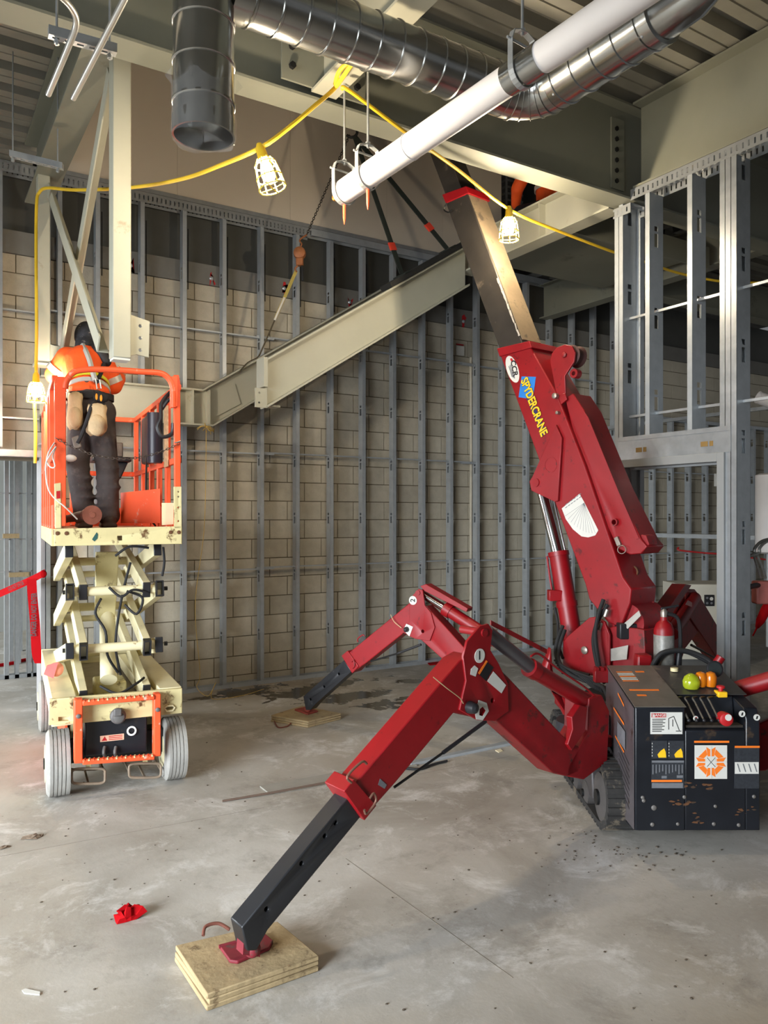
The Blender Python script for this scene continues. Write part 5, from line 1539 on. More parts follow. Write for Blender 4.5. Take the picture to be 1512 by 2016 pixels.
# front guard ladder (orange), with charger box behind
gy = -.24
for (u0, u1, vt, vb) in ((146, 163, 1378, 1504), (303, 317, 1367, 1490)):
    put('guard_post', M().prism([LP(u0, vt+3, gy), LP(u0+3, vt, gy), LP(u1, vt-1, gy), LP(u1, vb-1, gy), LP(u0, vb, gy)], LY*.075), orange_m, lift, bevel=.006)
for (va, vb) in ((1384, 1372), (1500, 1490)):
    a, b_ = LP(162, va, gy+.005), LP(304, vb, gy+.005)
    rg = put('guard_rung', M().beam(a, b_, LY*.03, Z1*.032), orange_m, lift, bevel=.006)
    for i in range(16):
        p = a+(b_-a)*((i+.5)/16)
        put('tread_notch', M().cyl(p-LY*.018+Z1*.012-LX*.004, p+LY*.012+Z1*.015+LX*.004, .006, n=6), lift_cream_worn if i % 2 else orange_m, rg)
for (u, v) in ((154, 1410), (310, 1397)):
    put('guard_bolt', M().lathe(LP(u, v, gy), -LY, [(0, .014), (.008, .014), (.012, .007)], 10), mat('bolt_grey', (112, 108, 104)), lift)
bx = put('charger_box', M().prism([LP(167, 1418, -.14), LP(290, 1407, -.14), LP(289, 1480, -.14), LP(167, 1490, -.14)], LY*.15), crane_black, lift, bevel=.008)
lb_ = put('warning_label', M().prism([LP(197, 1449, -.143), LP(244, 1444, -.143), LP(244, 1456, -.143), LP(197, 1461, -.143)], -LY*.001), mat('label_peach', (226, 178, 150), .6), bx, smooth=False)
put('warning_triangle', M().prism([LP(200, 1459, -.1445), LP(206, 1450, -.1445), LP(211, 1458, -.1445)], -LY*.0006), red_decal, bx, smooth=False)
for i in range(3):
    put('label_line', M().prism([LP(214, 1449+i*3.3, -.1445), LP(241, 1446.5+i*3.3, -.1445), LP(241, 1448+i*3.3, -.1445), LP(214, 1450.5+i*3.3, -.1445)], -LY*.0006), red_decal, bx, smooth=False)
put('round_gauge', M().ring(LP(259, 1439, -.145), LP(259, 1439, -.15), .030, .019, 22), white_m, bx)
put('connector', M().lathe(LP(232, 1409, -.16), -LY, [(0, .05), (.02, .048), (.03, .036), (.05, .034), (.055, .02)], 18), mat('connector_grey', (96, 94, 92), .6, .2), lift)
put('connector_cap', M().obox(LP(224, 1412, -.225), LX*.05, LY*.02, Z1*.05), mat('connector_grey', (96, 94, 92)), lift, bevel=.008)
for u in (206, 228):
    put('cable_stub', M().tube(bez([LP(u, 1470, -.15), LP(u-2, 1482, -.17), LP(u+2, 1492, -.13)], 4), .010, 8), mat('connector_grey', (96, 94, 92)), lift)
# fork pockets
for (ua, ub, va, vb) in ((141, 207, 1512, 1546), (254, 317, 1502, 1534)):
    cu_, cv2, ru, rv = (ua+ub)/2, (va+vb)/2, (ub-ua)/2, (vb-va)/2
    loop = []
    for i in range(24):
        a = 2*PI*i/24; c, s_ = math.cos(a), math.sin(a)
        e = .38
        loop.append((cu_+ru*math.copysign(abs(c)**e, c), cv2+rv*.88*math.copysign(abs(s_)**e, s_)-(.05*(cu_+ru*c-ua))*.6))
    fr = put('fork_pocket', M().tube([LP(u, v, -.10) for u, v in loop], .0085, 8, closed=True), mat('pocket_steel', (140, 124, 106), .5, .3, .2, 8), lift)
    put('fork_pocket', M().tube([LP(u, v, -.10)+LY*.30 for u, v in loop], .0085, 8, closed=True), MATS['pocket_steel'], lift)
    for i in (0, 6, 12, 18):
        put('pocket_side', M().beam(LP(loop[i][0], loop[i][1], -.10), LP(loop[i][0], loop[i][1], -.10)+LY*.30, LX*.012, Z1*.012), MATS['pocket_steel'], lift)
    put('pocket_hanger', M().beam(LP(cu_, va+3, -.08), LP(cu_, va-12, -.08), LX*.03, LY*.012), lift_cream_worn, lift)
# scissor arms
yF, yR = -.02, 1.60
nodes = [.60, .905, 1.275, 1.575]
for lv in range(3):
    za, zb = nodes[lv], nodes[lv+1]
    for sx in (-1, 1):
        for (xx, p, q) in ((.275, (yF, zb), (yR, za)), (.195, (yF, za), (yR, zb))):
            x_ = sx*xx-.01
            if lv == 2 and xx < .2: p = (yF, za); q = (yR, zb)
            if lv == 2 and xx > .2: p = (yF+.06, zb-.03); q = (yR, za)
            a, b_ = L(x_, p[0], p[1]), L(x_, q[0], q[1]); d = (b_-a).normalized(); h = LX.cross(d).normalized()
            arm = put('scissor_arm', M().beam(a, b_, LX*.05, h*.10), lift_cream, lift, bevel=.004)
            if lv != 1:
                put('end_cap', M().beam(a-d*.012, a+d*.001, LX*.050, h*.102), plast_black, arm, bevel=.004)
            else:       # open tube end
                q = M()
                for sg in (-1, 1):
                    q.beam(a-d*.05+LX*sg*.0215, a+d*.001+LX*sg*.0215, LX*.007, h*.102)
                    q.beam(a-d*.05+h*sg*.0475, a+d*.001+h*sg*.0475, LX*.036, h*.007)
                put('tube_end', q, plast_black, arm, smooth=False)
    if lv < 2:
        put('cross_tube', M().cyl(L(-.31, yF+.03, zb), L(.29, yF+.03, zb), .030, n=18), lift_cream, lift)
        for sx in (-.325, .305):
            put('pivot_pin', M().cyl(L(sx, yF+.03, zb), L(sx+.02, yF+.03, zb), .014, n=10), black_iron, lift)
    zm = (za+zb)/2
    put('cross_tube', M().cyl(L(-.29, (yF+yR)/2, zm), L(.27, (yF+yR)/2, zm), .030, n=16), lift_cream, lift)
    put('cross_tube', M().cyl(L(-.29, yR, zb), L(.27, yR, zb), .026, n=16), lift_cream, lift)
put('lift_cylinder', M().cyl(L(-.03, .18, .66), L(.02, .75, 1.12), .055, n=20), lift_cream, lift)
put('cylinder_rod', M().cyl(L(.02, .75, 1.12), L(.045, 1.1, 1.44), .035, n=18), chrome, lift)
put('cylinder_mount', M().prism([L(-.08, .60, 1.02), L(.06, .60, 1.02), L(.09, .62, 1.50), L(-.07, .62, 1.50)], LY*.05), lift_cream_worn, lift, bevel=.006)
put('pump_unit', lbox(-.10, .10, .30, .55, .50, .62), lift_cream_worn, lift, bevel=.012)
for pts in ([(.02, .1, .72), (-.05, .06, .85), (-.06, .08, 1.0), (-.12, .10, 1.12), (-.09, .06, 1.22)], [(.04, .12, .70), (.0, .05, .9), (.02, .07, 1.1), (.06, .08, 1.3), (.10, .1, 1.45)],
            [(-.05, -.03, 1.30), (.02, -.06, 1.24), (.10, -.05, 1.28), (.2, -.03, 1.25)], [(.05, .0, 1.18), (.12, -.04, 1.12), (.16, -.02, 1.22), (.06, -.02, 1.27)],
            [(-.10, .0, .66), (.0, -.08, .62), (.12, -.02, .66), (.18, .05, .68)], [(.0, .05, 1.50), (.08, -.02, 1.56), (.20, -.02, 1.55)], [(.30, .02, 1.55), (.30, -.02, 1.45), (.29, .0, 1.36)]):
    put('hose', M().tube(bez([L(*p) for p in pts], 6), .0085, 8), rubber, lift)
put('red_beacon', M().ball(L(-.34, .50, .70), (.05, .05, .05), 14, 9), mat('faded_pink', (234, 150, 128), .6, 0, .15, 12), lift)
put('beacon_rag', M().prism([L(-.40, .45, .74), L(-.33, .43, .76), L(-.36, .44, .65), L(-.42, .46, .68)], LY*.012), mat('faded_red', (232, 96, 92), .7), lift)
# platform
put('platform_deck', lbox(-.385, .385, -.14, 1.86, 1.645, 1.675), mat('deck_worn', (150, 120, 96), .7, 0, .3, 9), lift, smooth=False)
put('platform_lip', M().prism([LP(107.5, 1041, -.15), LP(358, 1036, -.15), LP(358, 1071, -.15), LP(107.5, 1075, -.15)], LY*.02), lift_cream_worn, lift, bevel=.003)
for x0, x1 in ((-.395, -.375), (.375, .395)):
    put('platform_side', lbox(x0, x1, -.13, 1.86, 1.575, 1.68), lift_cream_worn, lift, smooth=False)
put('platform_rear', lbox(-.375, .375, 1.85, 1.87, 1.575, 1.68), lift_cream_worn, lift, smooth=False)
for (u, v) in ((113, 1050), (131, 1050), (336, 1048), (352, 1048)):
    put('lip_bolt', M().lathe(LP(u, v, -.15), -LY, [(0, .013), (.005, .012), (.007, .005)], 10), mat('rust', (118, 66, 28)), lift)
drill(kids(lift, 'platform_lip')[0], M().prism([q_-LY*.03 for q_ in (LP(231, 1055, -.15), LP(241, 1054.6, -.15), LP(241, 1064, -.15), LP(231, 1064, -.15))], LY*.08))
put('green_dab', M().prism([LP(u, v, -.151) for u, v in ((181, 1062), (190, 1048), (193, 1052), (192, 1060), (186, 1066))], -LY*.001), mat('green_paint', (32, 78, 74), .6), lift, smooth=False)
# guard rails
RT = 2.63
rl = lambda nm, m, mt, bv=.004: put(nm, m, mt, lift, bevel=bv)
rl('front_post', M().prism([LP(107, 748, -.15), LP(113, 741, -.15), LP(130, 742, -.15), LP(130, 1036, -.15), LP(107, 1036, -.15)], LY*.03), orange_m)
rl('post_socket', M().prism([LP(107, 952, -.155), LP(120, 950, -.155), LP(121, 1040, -.155), LP(108, 1040, -.155)], LY*.03), lift_cream_worn)
put('red_reflector', M().prism([LP(111, 967, -.157), LP(119, 966, -.157), LP(119, 981, -.157), LP(111, 982, -.157)], -LY*.002), red_decal, lift, smooth=False)
rl('front_post', M().prism([LP(342, 738, -.15), LP(352, 738, -.15), LP(355, 752, -.15), LP(356, 962, -.15), LP(344, 962, -.15)], LY*.03), orange_m)
rl('post_socket', M().prism([LP(343, 958, -.15), LP(357, 958, -.15), LP(357.5, 1040, -.15), LP(344, 1040, -.15)], LY*.03), lift_cream_worn)
for v in (968, 978, 999, 1026):
    drill(kids(lift, 'post_socket')[1], M().cyl(LP(351, v, -.15)-LY*.03, LP(351, v, -.15)+LY*.06, .006, n=10))
top = bez([LP(128, 765, -.16), LP(131, 750, -.16), LP(142, 735, -.16), LP(158, 729, -.16), LP(190, 727, -.16), LP(240, 729, -.16), LP(280, 732, -.16), LP(312, 734, -.16), LP(328, 741, -.16), LP(338, 756, -.16), LP(341, 775, -.16), LP(341, 802, -.16)], 6)
put('gate_bar', M().tube(top, .019, 12), orange_m, lift)
put('gate_hinge', M().prism([LP(335, 742, -.17), LP(350, 738, -.17), LP(350, 800, -.17), LP(335, 804, -.17)], LY*.02), orange_m, lift, bevel=.004)
for sx in (-1, 1):
    x_ = .375*sx
    for z_ in (RT-.02, RT-.50):
        put('side_rail_bar', M().beam(L(x_, -.12, z_), L(x_*.99, 1.84, z_), LX*.035, Z1*.04), orange_m, lift, bevel=.005)
    for i, yy in enumerate((.28, .62, .98, 1.40, 1.83)):
        put('rail_post', M().beam(L(x_, yy, 1.68), L(x_, yy, RT), LX*.035, LY*.05), orange_m, lift, bevel=.004)
    put('toe_board', lbox(x_-.008, x_+.008, -.10, 1.84, 1.675, 1.83), orange_m, lift, smooth=False)
for z_ in (RT-.02, RT-.50):
    put('rear_bar', M().beam(L(-.37, 1.84, z_), L(.37, 1.84, z_), LY*.035, Z1*.04), orange_m, lift, bevel=.005)
put('toe_board', lbox(-.37, .37, 1.836, 1.85, 1.675, 1.83), orange_m, lift, smooth=False)
for x_ in (-.15, .12):
    put('rail_post', M().beam(L(x_, 1.84, 1.68), L(x_, 1.84, RT), LX*.04, LY*.035), orange_m, lift, bevel=.004)
put('toe_panel', M().prism([LP(238, 970, .6), LP(315, 962, .3), LP(315, 1030, .3), LP(238, 1030, .6)], LY*.012), orange_m, lift, smooth=False)
put('kick_plate', M().prism([LP(319, 990, .02), LP(343, 990, .02), LP(343, 1032, .02), LP(319, 1034, .02)], LY*.012), lift_cream, lift, smooth=False)
# control panel and document box on the right rail
cb_ = put('control_panel', lbox(.29, .36, .55, .95, 2.16, 2.52), plast_black, lift, bevel=.02)
put('document_tube', M().cyl(L(.31, .42, 2.14), L(.31, .42, 2.50), .055, n=18), mat('tube_dark', (44, 40, 48), .4), lift)
put('placard', lbox(.345, .352, .12, .26, 2.10, 2.52), mat('placard_tan', (190, 150, 110), .6, 0, .4, 30), lift, smooth=False)
put('tool_tray', lbox(-.04, .26, 1.25, 1.55, 2.20, 2.24), plast_black, lift, bevel=.01)
put('tray_bracket', M().prism([L(.0, 1.3, 2.20), L(.24, 1.3, 2.20), L(.18, 1.3, 2.06), L(.05, 1.3, 2.06)], LY*.2), plast_black, lift, bevel=.01)
put('tray_battery', lbox(.10, .20, 1.30, 1.42, 2.24, 2.36), mat('tray_grey', (86, 78, 70), .6, 0, .3, 20), lift, bevel=.01)
put('control_cable', M().tube(bez([L(.28, .6, 2.2), L(.26, .5, 1.95), L(.27, .5, 1.78), L(.31, .4, 1.69)], 6), .007, 8), rubber, lift)
put('rail_hook', M().tube(bez([L(.33, -.08, 2.58), L(.27, -.10, 2.50), L(.26, -.12, 2.40), L(.24, -.12, 2.34), L(.27, -.12, 2.28), L(.33, -.12, 2.30), L(.34, -.12, 2.37)], 6), .013, 8), plast_black, lift)
put('rail_hook', M().tube(bez([L(.27, -.10, 2.46), L(.31, -.11, 2.52), L(.37, -.12, 2.56)], 6), .012, 8), plast_black, lift)
# gate chain
ca, cb2 = LP(109, 862, -.17), LP(354, 872, -.17)
n = 44; links = M()
for i in range(n):
    t = (i+.5)/n
    c = ca+(cb2-ca)*t-Z1*(.115*4*t*(1-t))
    d = (cb2-ca)/n; s_ = Z1 if i % 2 else LY
    d = (d+Z1*(-.115*4*(1-2*t)/n)).normalized(); s_ = (s_-d*s_.dot(d)).normalized()
    links.tube([c+d*(.0115*math.cos(a))+s_*(.0065*math.sin(a)) for a in [2*PI*k/10 for k in range(10)]], .0022, 5, closed=True)
put('gate_chain', links, mat('chain_steel', (84, 74, 66), .5, .6), lift, kind='stuff')
put('chain_snap', M().tube([LP(344, 872, -.17), LP(356, 868, -.17)], .005, 8), chrome, lift)
# coiled white cord hung on the left post
put('power_cord', M().tube(bez([LP(107, 872, -.155), LP(96, 890, -.2), LP(92, 908, -.2), LP(100, 920, -.2), LP(108, 918, -.2), LP(104, 898, -.19), (LP(110, 880, -.19)), LP(96, 900, -.21), LP(90, 915, -.2), LP(92, 950, -.2), LP(102, 975, -.2), LP(130, 1000, -.19), LP(152, 1022, -.12)], 6), .0042, 8), white_m, label='white cord looped over the left post of the lift and trailing to the grinder', cat='cord')

# ------------------------------------------------------------------ angle grinder on the platform
gr = root('angle_grinder', L(-.17, .05, 1.676), 'worn angle grinder with a rusty disc lying on the lift platform', 'grinder')
gc = LP(181, 1014, -.03)
put('disc', M().lathe(gc, -LY+LX*.25, [(0, .062), (.006, .062), (.008, .02), (.012, .018), (.013, .004)], 26), mat('disc_rust', (150, 92, 76), .7, .2, .25, 14), gr)
put('guard', M().lathe(gc+LY*.03, -LY+LX*.25, [(0, .03), (.005, .05), (.02, .056)], 20), mat('guard_grey', (120, 96, 84), .5, .4), gr)
put('gear_head', M().ball(gc+LY*.05-LX*.03, (.04, .04, .04), 12, 8), mat('guard_grey', (120, 96, 84)), gr)
put('motor_body', M().lathe(gc+LY*.05-LX*.03, -LX*.55+LY*.75-Z1*.13, [(0, .032), (.06, .034), (.12, .028), (.17, .024), (.20, .026), (.21, .01)], 14), mat('grinder_body', (90, 84, 78), .6), gr)
put('cable_boot', M().tube(bez([gc+LY*.205-LX*.145-Z1*.03, gc+LY*.25-LX*.165-Z1*.035], 3), .008, 8), plast_black, gr)

# ------------------------------------------------------------------ people


def limb(m, p0, p1, r0, r1, n=12):
    p0 = V(p0); p1 = V(p1)
    m.cyl(p0, p1, r0, r1, n); m.ball(p0, r0*1.0, 12, 8); m.ball(p1, r1*1.0, 12, 8)


def organic(name, m, material, parent, voxel=.012, smooth=6):
    o = put(name, m, material, parent)
    rm = o.modifiers.new('remesh', 'REMESH'); rm.mode = 'VOXEL'; rm.voxel_size = voxel; rm.use_smooth_shade = True
    sm = o.modifiers.new('smooth', 'SMOOTH'); sm.factor = .5; sm.iterations = smooth
    return o


def hand(m, w_, d, side, k=1.0):
    """palm and five fingers from the wrist w_, pointing along d, thumb toward side"""
    d = V(d).normalized(); side = (V(side)-d*V(side).dot(d)).normalized(); nrm = d.cross(side)
    limb(m, w_, V(w_)+d*.08*k, .026*k, .030*k)
    for i, (o_, ln) in enumerate(((.030, .070), (.010, .078), (-.010, .073), (-.028, .058))):
        b_ = V(w_)+d*.085*k+side*o_*k
        m1 = b_+d*ln*.5*k-nrm*.008*k; m2 = m1+d*ln*.35*k-nrm*.03*k
        limb(m, b_, m1, .010*k, .009*k, 8); limb(m, m1, m2, .009*k, .007*k, 8)
    b_ = V(w_)+d*.03*k+side*.03*k
    limb(m, b_, b_+side*.03*k+d*.035*k-nrm*.01*k, .012*k, .010*k, 8)
    limb(m, b_+side*.03*k+d*.035*k-nrm*.01*k, b_+side*.03*k+d*.065*k-nrm*.025*k, .010*k, .008*k, 8)


skin_m = mat('skin', (188, 142, 116), .6, 0, .06, 8)
pants_m = mat('work_trousers', (66, 60, 58), .9, 0, .28, 7, spots=(94, 86, 80), spot_amt=.10, spot_scale=6, bump=.3)
hivis = mat('hivis_orange', (250, 92, 26), .75, 0, .10, 7, bump=.2)
band_w = mat('reflective_band', (196, 196, 188), .4, .2, .06, 10)
band_y = mat('reflective_yellow', (214, 206, 50), .5, 0, .06, 10)
scarf_m = mat('dark_scarf', (40, 40, 44), .85, 0, .5, 30, spots=(120, 112, 104), spot_amt=.08, spot_scale=26)
canvas_m = mat('canvas_pouch', (196, 172, 132), .85, 0, .16, 9, bump=.3)

pw = root('person', at(190, 1030, Z=5.5).xy.to_3d()+Z1*1.675, 'worker on the lift in an orange hi-vis jacket, dark trousers and tool pouches, back turned', 'person')


def W(u, v, Z): return at(u, v, Z=Z)


hipL, hipR = W(157, 812, 5.50), W(199, 812, 5.52)
knL, knR = W(153, 922, 5.40), W(211, 922, 5.47)
anL, anR = W(166, 1012, 5.50), W(214, 1012, 5.54)
pel = W(176, 795, 5.52); wai = W(172, 768, 5.56); che = W(167, 722, 5.68); nec = W(170, 692, 5.80); hed = W(171, 670, 5.87)
shL, shR = W(133, 706, 5.70), W(203, 716, 5.74)
elL, elR = W(108, 738, 5.72), W(222, 758, 5.80)
haL, haR = W(118, 722, 5.98), W(236, 742, 6.02)
floorz = 1.676
b = M()
for hp, kn_, an in ((hipL, knL, anL), (hipR, knR, anR)):
    limb(b, hp, kn_, .072, .052); limb(b, kn_, an, .052, .038)
    ft = V((an.x, an.y, floorz+.04)); fw_ = (LY*.16+LX*.02)
    limb(b, an, ft, .038, .036); limb(b, ft-LY*.04, ft+fw_, .036, .032)
limb(b, hipL, hipR, .09, .09); limb(b, pel, wai, .125, .12); limb(b, wai, che, .12, .14); limb(b, che, nec, .12, .055)
limb(b, nec, hed, .052, .06); b.ball(hed+Z1*.02, (.075, .09, .105), 18, 12, (LX, LY, Z1))
b.ball(hed+LY*.09+Z1*.005, (.015, .02, .02), 10, 6, (LX, LY, Z1))
for s_ in (-1, 1): b.ball(hed+LX*s_*.078+Z1*.01, (.014, .022, .032), 10, 6, (LX, LY, Z1))
for sh, el_, ha in ((shL, elL, haL), (shR, elR, haR)):
    limb(b, che, sh, .09, .062); limb(b, sh, el_, .055, .042); limb(b, el_, ha, .042, .030)
    hand(b, ha, ha-el_, Z1)
organic('body', b, skin_m, pw, .009, 2)
# trousers with loose folds
t = M()
for hp, kn_, an, k in ((hipL, knL, anL, 1), (hipR, knR, anR, 1)):
    limb(t, hp, (hp+kn_)/2, .096, .086); limb(t, (hp+kn_)/2, kn_, .086, .078)
    limb(t, kn_, an, .078, .074); limb(t, an, V((an.x, an.y, floorz+.092)), .080, .082)
    for i in range(5):
        q = kn_+(an-kn_)*(i/4.8)
        t.ball(q+LX*random.uniform(-.02, .02)-LY*random.uniform(0, .03), (.08, .07, .022), 12, 6)
limb(t, hipL, hipR, .108, .108); limb(t, pel, wai, .138, .132)
organic('trousers', t, pants_m, pw, .012, 3)
# boots
for an in (anL, anR):
    ft = V((an.x, an.y, floorz+.05)); m = M()
    limb(m, ft-LY*.05, ft+LY*.17, .048, .045)
    m.prism([ft-LX*.05-LY*.10-Z1*.048, ft+LX*.05-LY*.10-Z1*.048, ft+LX*.05+LY*.21-Z1*.048, ft-LX*.05+LY*.21-Z1*.048], Z1*.025)
    organic('boot', m, mat('boot_dark', (50, 40, 34), .7), pw, .009, 3)
# jacket
j = M()
limb(j, wai-Z1*.02, che, .142, .160); limb(j, che, nec, .150, .075)
limb(j, shL, shR, .088, .085)
for sh, el_, ha in ((shL, elL, haL), (shR, elR, haR)):
    limb(j, che, sh, .12, .086); limb(j, sh, el_, .086, .074); limb(j, el_, el_+(ha-el_)*.75, .072, .058)
j.ball(wai-Z1*.01-LY*.02, (.155, .14, .07), 16, 8, (LX, LY, Z1))
organic('jacket', j, hivis, pw, .012, 4)
m = M()
for a0_ in range(1): pass
def hoop(c, ax, r0, r1, w2, e0): # flat band ring around axis ax
    ax = V(ax).normalized(); e0 = (V(e0)-ax*V(e0).dot(ax)).normalized(); e1 = ax.cross(e0); q = M(); n = 28
    vs = []
    for s2 in (-w2/2, w2/2):
        for i in range(n):
            a = 2*PI*i/n; vs.append(V(c)+ax*s2+e0*(r0*math.cos(a))+e1*(r1*math.sin(a)))
    for s2 in (w2/2, -w2/2):
        for i in range(n):
            a = 2*PI*i/n; vs.append(V(c)+ax*s2+e0*((r0-.008)*math.cos(a))+e1*((r1-.008)*math.sin(a)))
    q.add(vs, [(k*n+i, k*n+(i+1) % n, ((k+1) % 4)*n+(i+1) % n, ((k+1) % 4)*n+i) for k in range(4) for i in range(n)])
    return q
put('reflective_band', hoop(shL+(elL-shL)*.72, elL-shL, .084, .084, .045, Z1), band_w, pw)
put('reflective_band', hoop(shR+(elR-shR)*.80, elR-shR, .083, .083, .045, Z1), band_w, pw)
put('reflective_band', hoop(wai-Z1*.022, (che-wai), .160, .150, .035, LX), band_w, pw)
put('reflective_band', hoop(wai+(che-wai).normalized()*.028, (che-wai), .158, .150, .030, LX), band_y, pw)
put('shoulder_strap', M().tube(bez([W(163, 680, 5.66), W(170, 694, 5.56), W(177, 712, 5.52), W(182, 732, 5.47), W(188, 750, 5.44)], 5), [.02]*21, 6), band_w, pw)
put('shoulder_strap', M().tube(bez([W(205, 716, 5.62), W(198, 735, 5.54), W(190, 752, 5.44)], 5), .016, 6), mat('harness_black', (32, 32, 34), .8), pw)
# head scarf, collar and hanging hood
h = M(); h.ball(hed+Z1*.03-LY*.01, (.092, .104, .112), 18, 12, (LX, LY, Z1)); h.ball(hed+Z1*.11-LX*.01, (.05, .05, .03), 12, 8)
limb(h, hed-Z1*.02-LY*.02, nec-LY*.02, .085, .088)
organic('head_scarf', h, scarf_m, pw, .009, 2)
h = M(); limb(h, nec+LX*.03-LY*.03, W(196, 690, 5.66), .06, .055); limb(h, W(196, 690, 5.66), W(209, 712, 5.66), .052, .04)
organic('welding_hood', h, mat('black_leather', (30, 30, 34), .6, 0, .2, 10), pw, .010, 3)
# belt, pouches, harness
put('tool_belt', hoop(pel+Z1*.045, Z1, .168, .155, .045, LX), mat('harness_black', (32, 32, 34)), pw)
for (ua, ub, va, vb, Z_) in ((133, 164, 774, 845, 5.33), (171, 212, 797, 857, 5.32)):
    m = M(); rows = [(0, .80, .7), (.12, .92, 1.0), (.30, .84, .85), (.42, .90, 1.0), (.70, 1.0, 1.25), (.88, .92, 1.1), (1.0, .55, .5)]
    vs = []; nq = 20; a0_, b0_ = W((ua+ub)/2, va, Z_), W((ua+ub)/2-2, vb, Z_); hw = (W(ub, va, Z_)-W(ua, va, Z_)).length/2
    for (t_, kx, ky) in rows:
        c = a0_+(b0_-a0_)*t_
        for i in range(nq):
            a = 2*PI*i/nq; cx_, sy_ = math.cos(a), math.sin(a)
            vs.append(c+LX*(hw*kx*math.copysign(abs(cx_)**.7, cx_))+LY*(.045*ky*math.copysign(abs(sy_)**.8, sy_))+Z1*(.008*math.sin(3*a+t_*9)))
    m.add(vs, [(r_*nq+i, r_*nq+(i+1) % nq, (r_+1)*nq+(i+1) % nq, (r_+1)*nq+i) for r_ in range(len(rows)-1) for i in range(nq)]+[tuple(range(nq)), tuple(range((len(rows)-1)*nq, len(rows)*nq))])
    pc_ = put('tool_pouch', m, canvas_m, pw, ang=70)
    put('pouch_pocket', M().ball(a0_+(b0_-a0_)*.68-LY*.03, (hw*.86, .04, .075), 16, 10, (LX, LY, Z1)), canvas_m, pc_)
put('harness_buckle', M().tube([W(u, v, 5.36) for u, v in ((188, 745), (196, 748), (199, 765), (191, 766))], .005, 6, closed=True), galv, pw)
put('harness_pad', M().ball(W(199, 782, 5.37), (.055, .03, .04), 14, 8, (LX, LY, Z1)), mat('harness_black', (32, 32, 34)), pw)
for du in (0, 9):
    put('yellow_loop', M().ball(W(190+du, 781+du*.3, 5.335), (.009, .007, .024), 8, 6), mat('loop_yellow', (236, 160, 40), .6), pw)
put('lanyard', M().tube(bez([W(190, 790, 5.36), W(180, 800, 5.28), W(172, 825, 5.26), W(160, 858, 5.24), W(153, 872, 5.22)], 6), .013, 8), mat('harness_black', (32, 32, 34)), pw)
put('lanyard_pack', M().obox(W(147, 885, 5.22), LX*.045+Z1*.02, LY*.02, Z1*.08-LX*.02), mat('pack_grey', (110, 102, 92), .7), pw, bevel=.006)
put('white_rag', M().ball(W(139, 902, 5.2), (.04, .02, .025), 12, 7), white_m, pw)

# second worker crouching on the upper landing
p2 = root('person', C(1.72, 8.0, 4.50), 'worker in an orange hi-vis jacket crouching on the upper landing behind the steel', 'person')
base2 = C(1.72, 8.0, 4.50)


def w2(x, y, z): return base2+CR*x-CF*y+Z1*z


b = M(); tq = M(); jq = M()
for s_ in (-1, 1):
    hp = w2(-.02+.09*s_, .05, .42); kn_ = w2(-.14+.12*s_, -.22, .50); an = w2(-.10+.11*s_, -.05, .10)
    limb(b, hp, kn_, .07, .05); limb(b, kn_, an, .05, .035); limb(b, w2(-.10+.11*s_, -.02, .035), w2(-.12+.11*s_, -.2, .035), .034, .03)
    limb(tq, hp, kn_, .095, .08); limb(tq, kn_, an, .078, .065)
    sh = w2(.0+.19*s_, .0, .95); el_ = w2(-.06+.25*s_, -.14, .72); ha = w2(-.15+.15*s_, -.30, .62)
    limb(b, w2(0, .02, .92), sh, .08, .055); limb(b, sh, el_, .05, .04); limb(b, el_, ha, .04, .03); hand(b, ha, ha-el_, Z1)
    limb(jq, w2(0, .02, .90), sh, .11, .08); limb(jq, sh, el_, .078, .068); limb(jq, el_, ha, .066, .05)
limb(b, w2(0, .05, .42), w2(0, .03, .90), .12, .13); limb(b, w2(0, .0, .95), w2(0, -.02, 1.08), .055, .05)
b.ball(w2(0, -.03, 1.17), (.075, .09, .11), 16, 10, (CR, CF, Z1)); b.ball(w2(0, -.125, 1.16), (.014, .02, .02), 8, 6)
for s_ in (-1, 1): b.ball(w2(.078*s_, -.02, 1.16), (.014, .02, .03), 8, 6)
limb(tq, w2(-.09, .05, .42), w2(.09, .05, .42), .11, .11)
limb(jq, w2(0, .05, .47), w2(0, .03, .88), .145, .155); limb(jq, w2(0, .02, .9), w2(0, .0, 1.0), .13, .07)
organic('body', b, skin_m, p2, .010, 2); organic('trousers', tq, mat('dark_trousers', (34, 34, 38), .9), p2, .013, 3); organic('jacket', jq, hivis, p2, .013, 3)
put('reflective_band', hoop(w2(0, .05, .64), Z1, .165, .162, .05, CR), band_w, p2)
put('hard_hat', M().lathe(w2(0, -.02, 1.19), Z1, [(0, .13), (.012, .128), (.014, .108), (.06, .10), (.10, .07), (.12, .02), (.122, .002)], 22), mat('hat_white', (226, 224, 216), .35), p2)
# ------------------------------------------------------------------ rigging on the crane hook
HK = at(694, 262, Z=7.4)
hkb = root('hook_block', HK); hkb.parent = crane; hkb.location = HK-WORLD['spider_crane']
tipz = 7.75
put('hoist_rope', M().cyl(HK+Z1*.22, V((HK.x, HK.y, 7.6)), .007, n=8), black_iron, hkb)
put('block_body', M().lathe(HK+Z1*.10, Z1, [(0, .03), (.02, .05), (.10, .05), (.13, .02)], 14), red_dull, hkb)
hp = [HK+Z1*.10]+[HK+CR*(.055*math.cos(a)-.01)+Z1*(.01+.05*math.sin(a)) for a in [PI*.55-i*PI*1.35/10 for i in range(11)]]
put('hook', M().tube(bez(hp, 3), .014, 8), black_iron, hkb)
sling_m = mat('sling_green_black', (34, 40, 34), .85, 0, .25, 12)
ZTf = lambda x: 3.07+(x-2.53)*SL


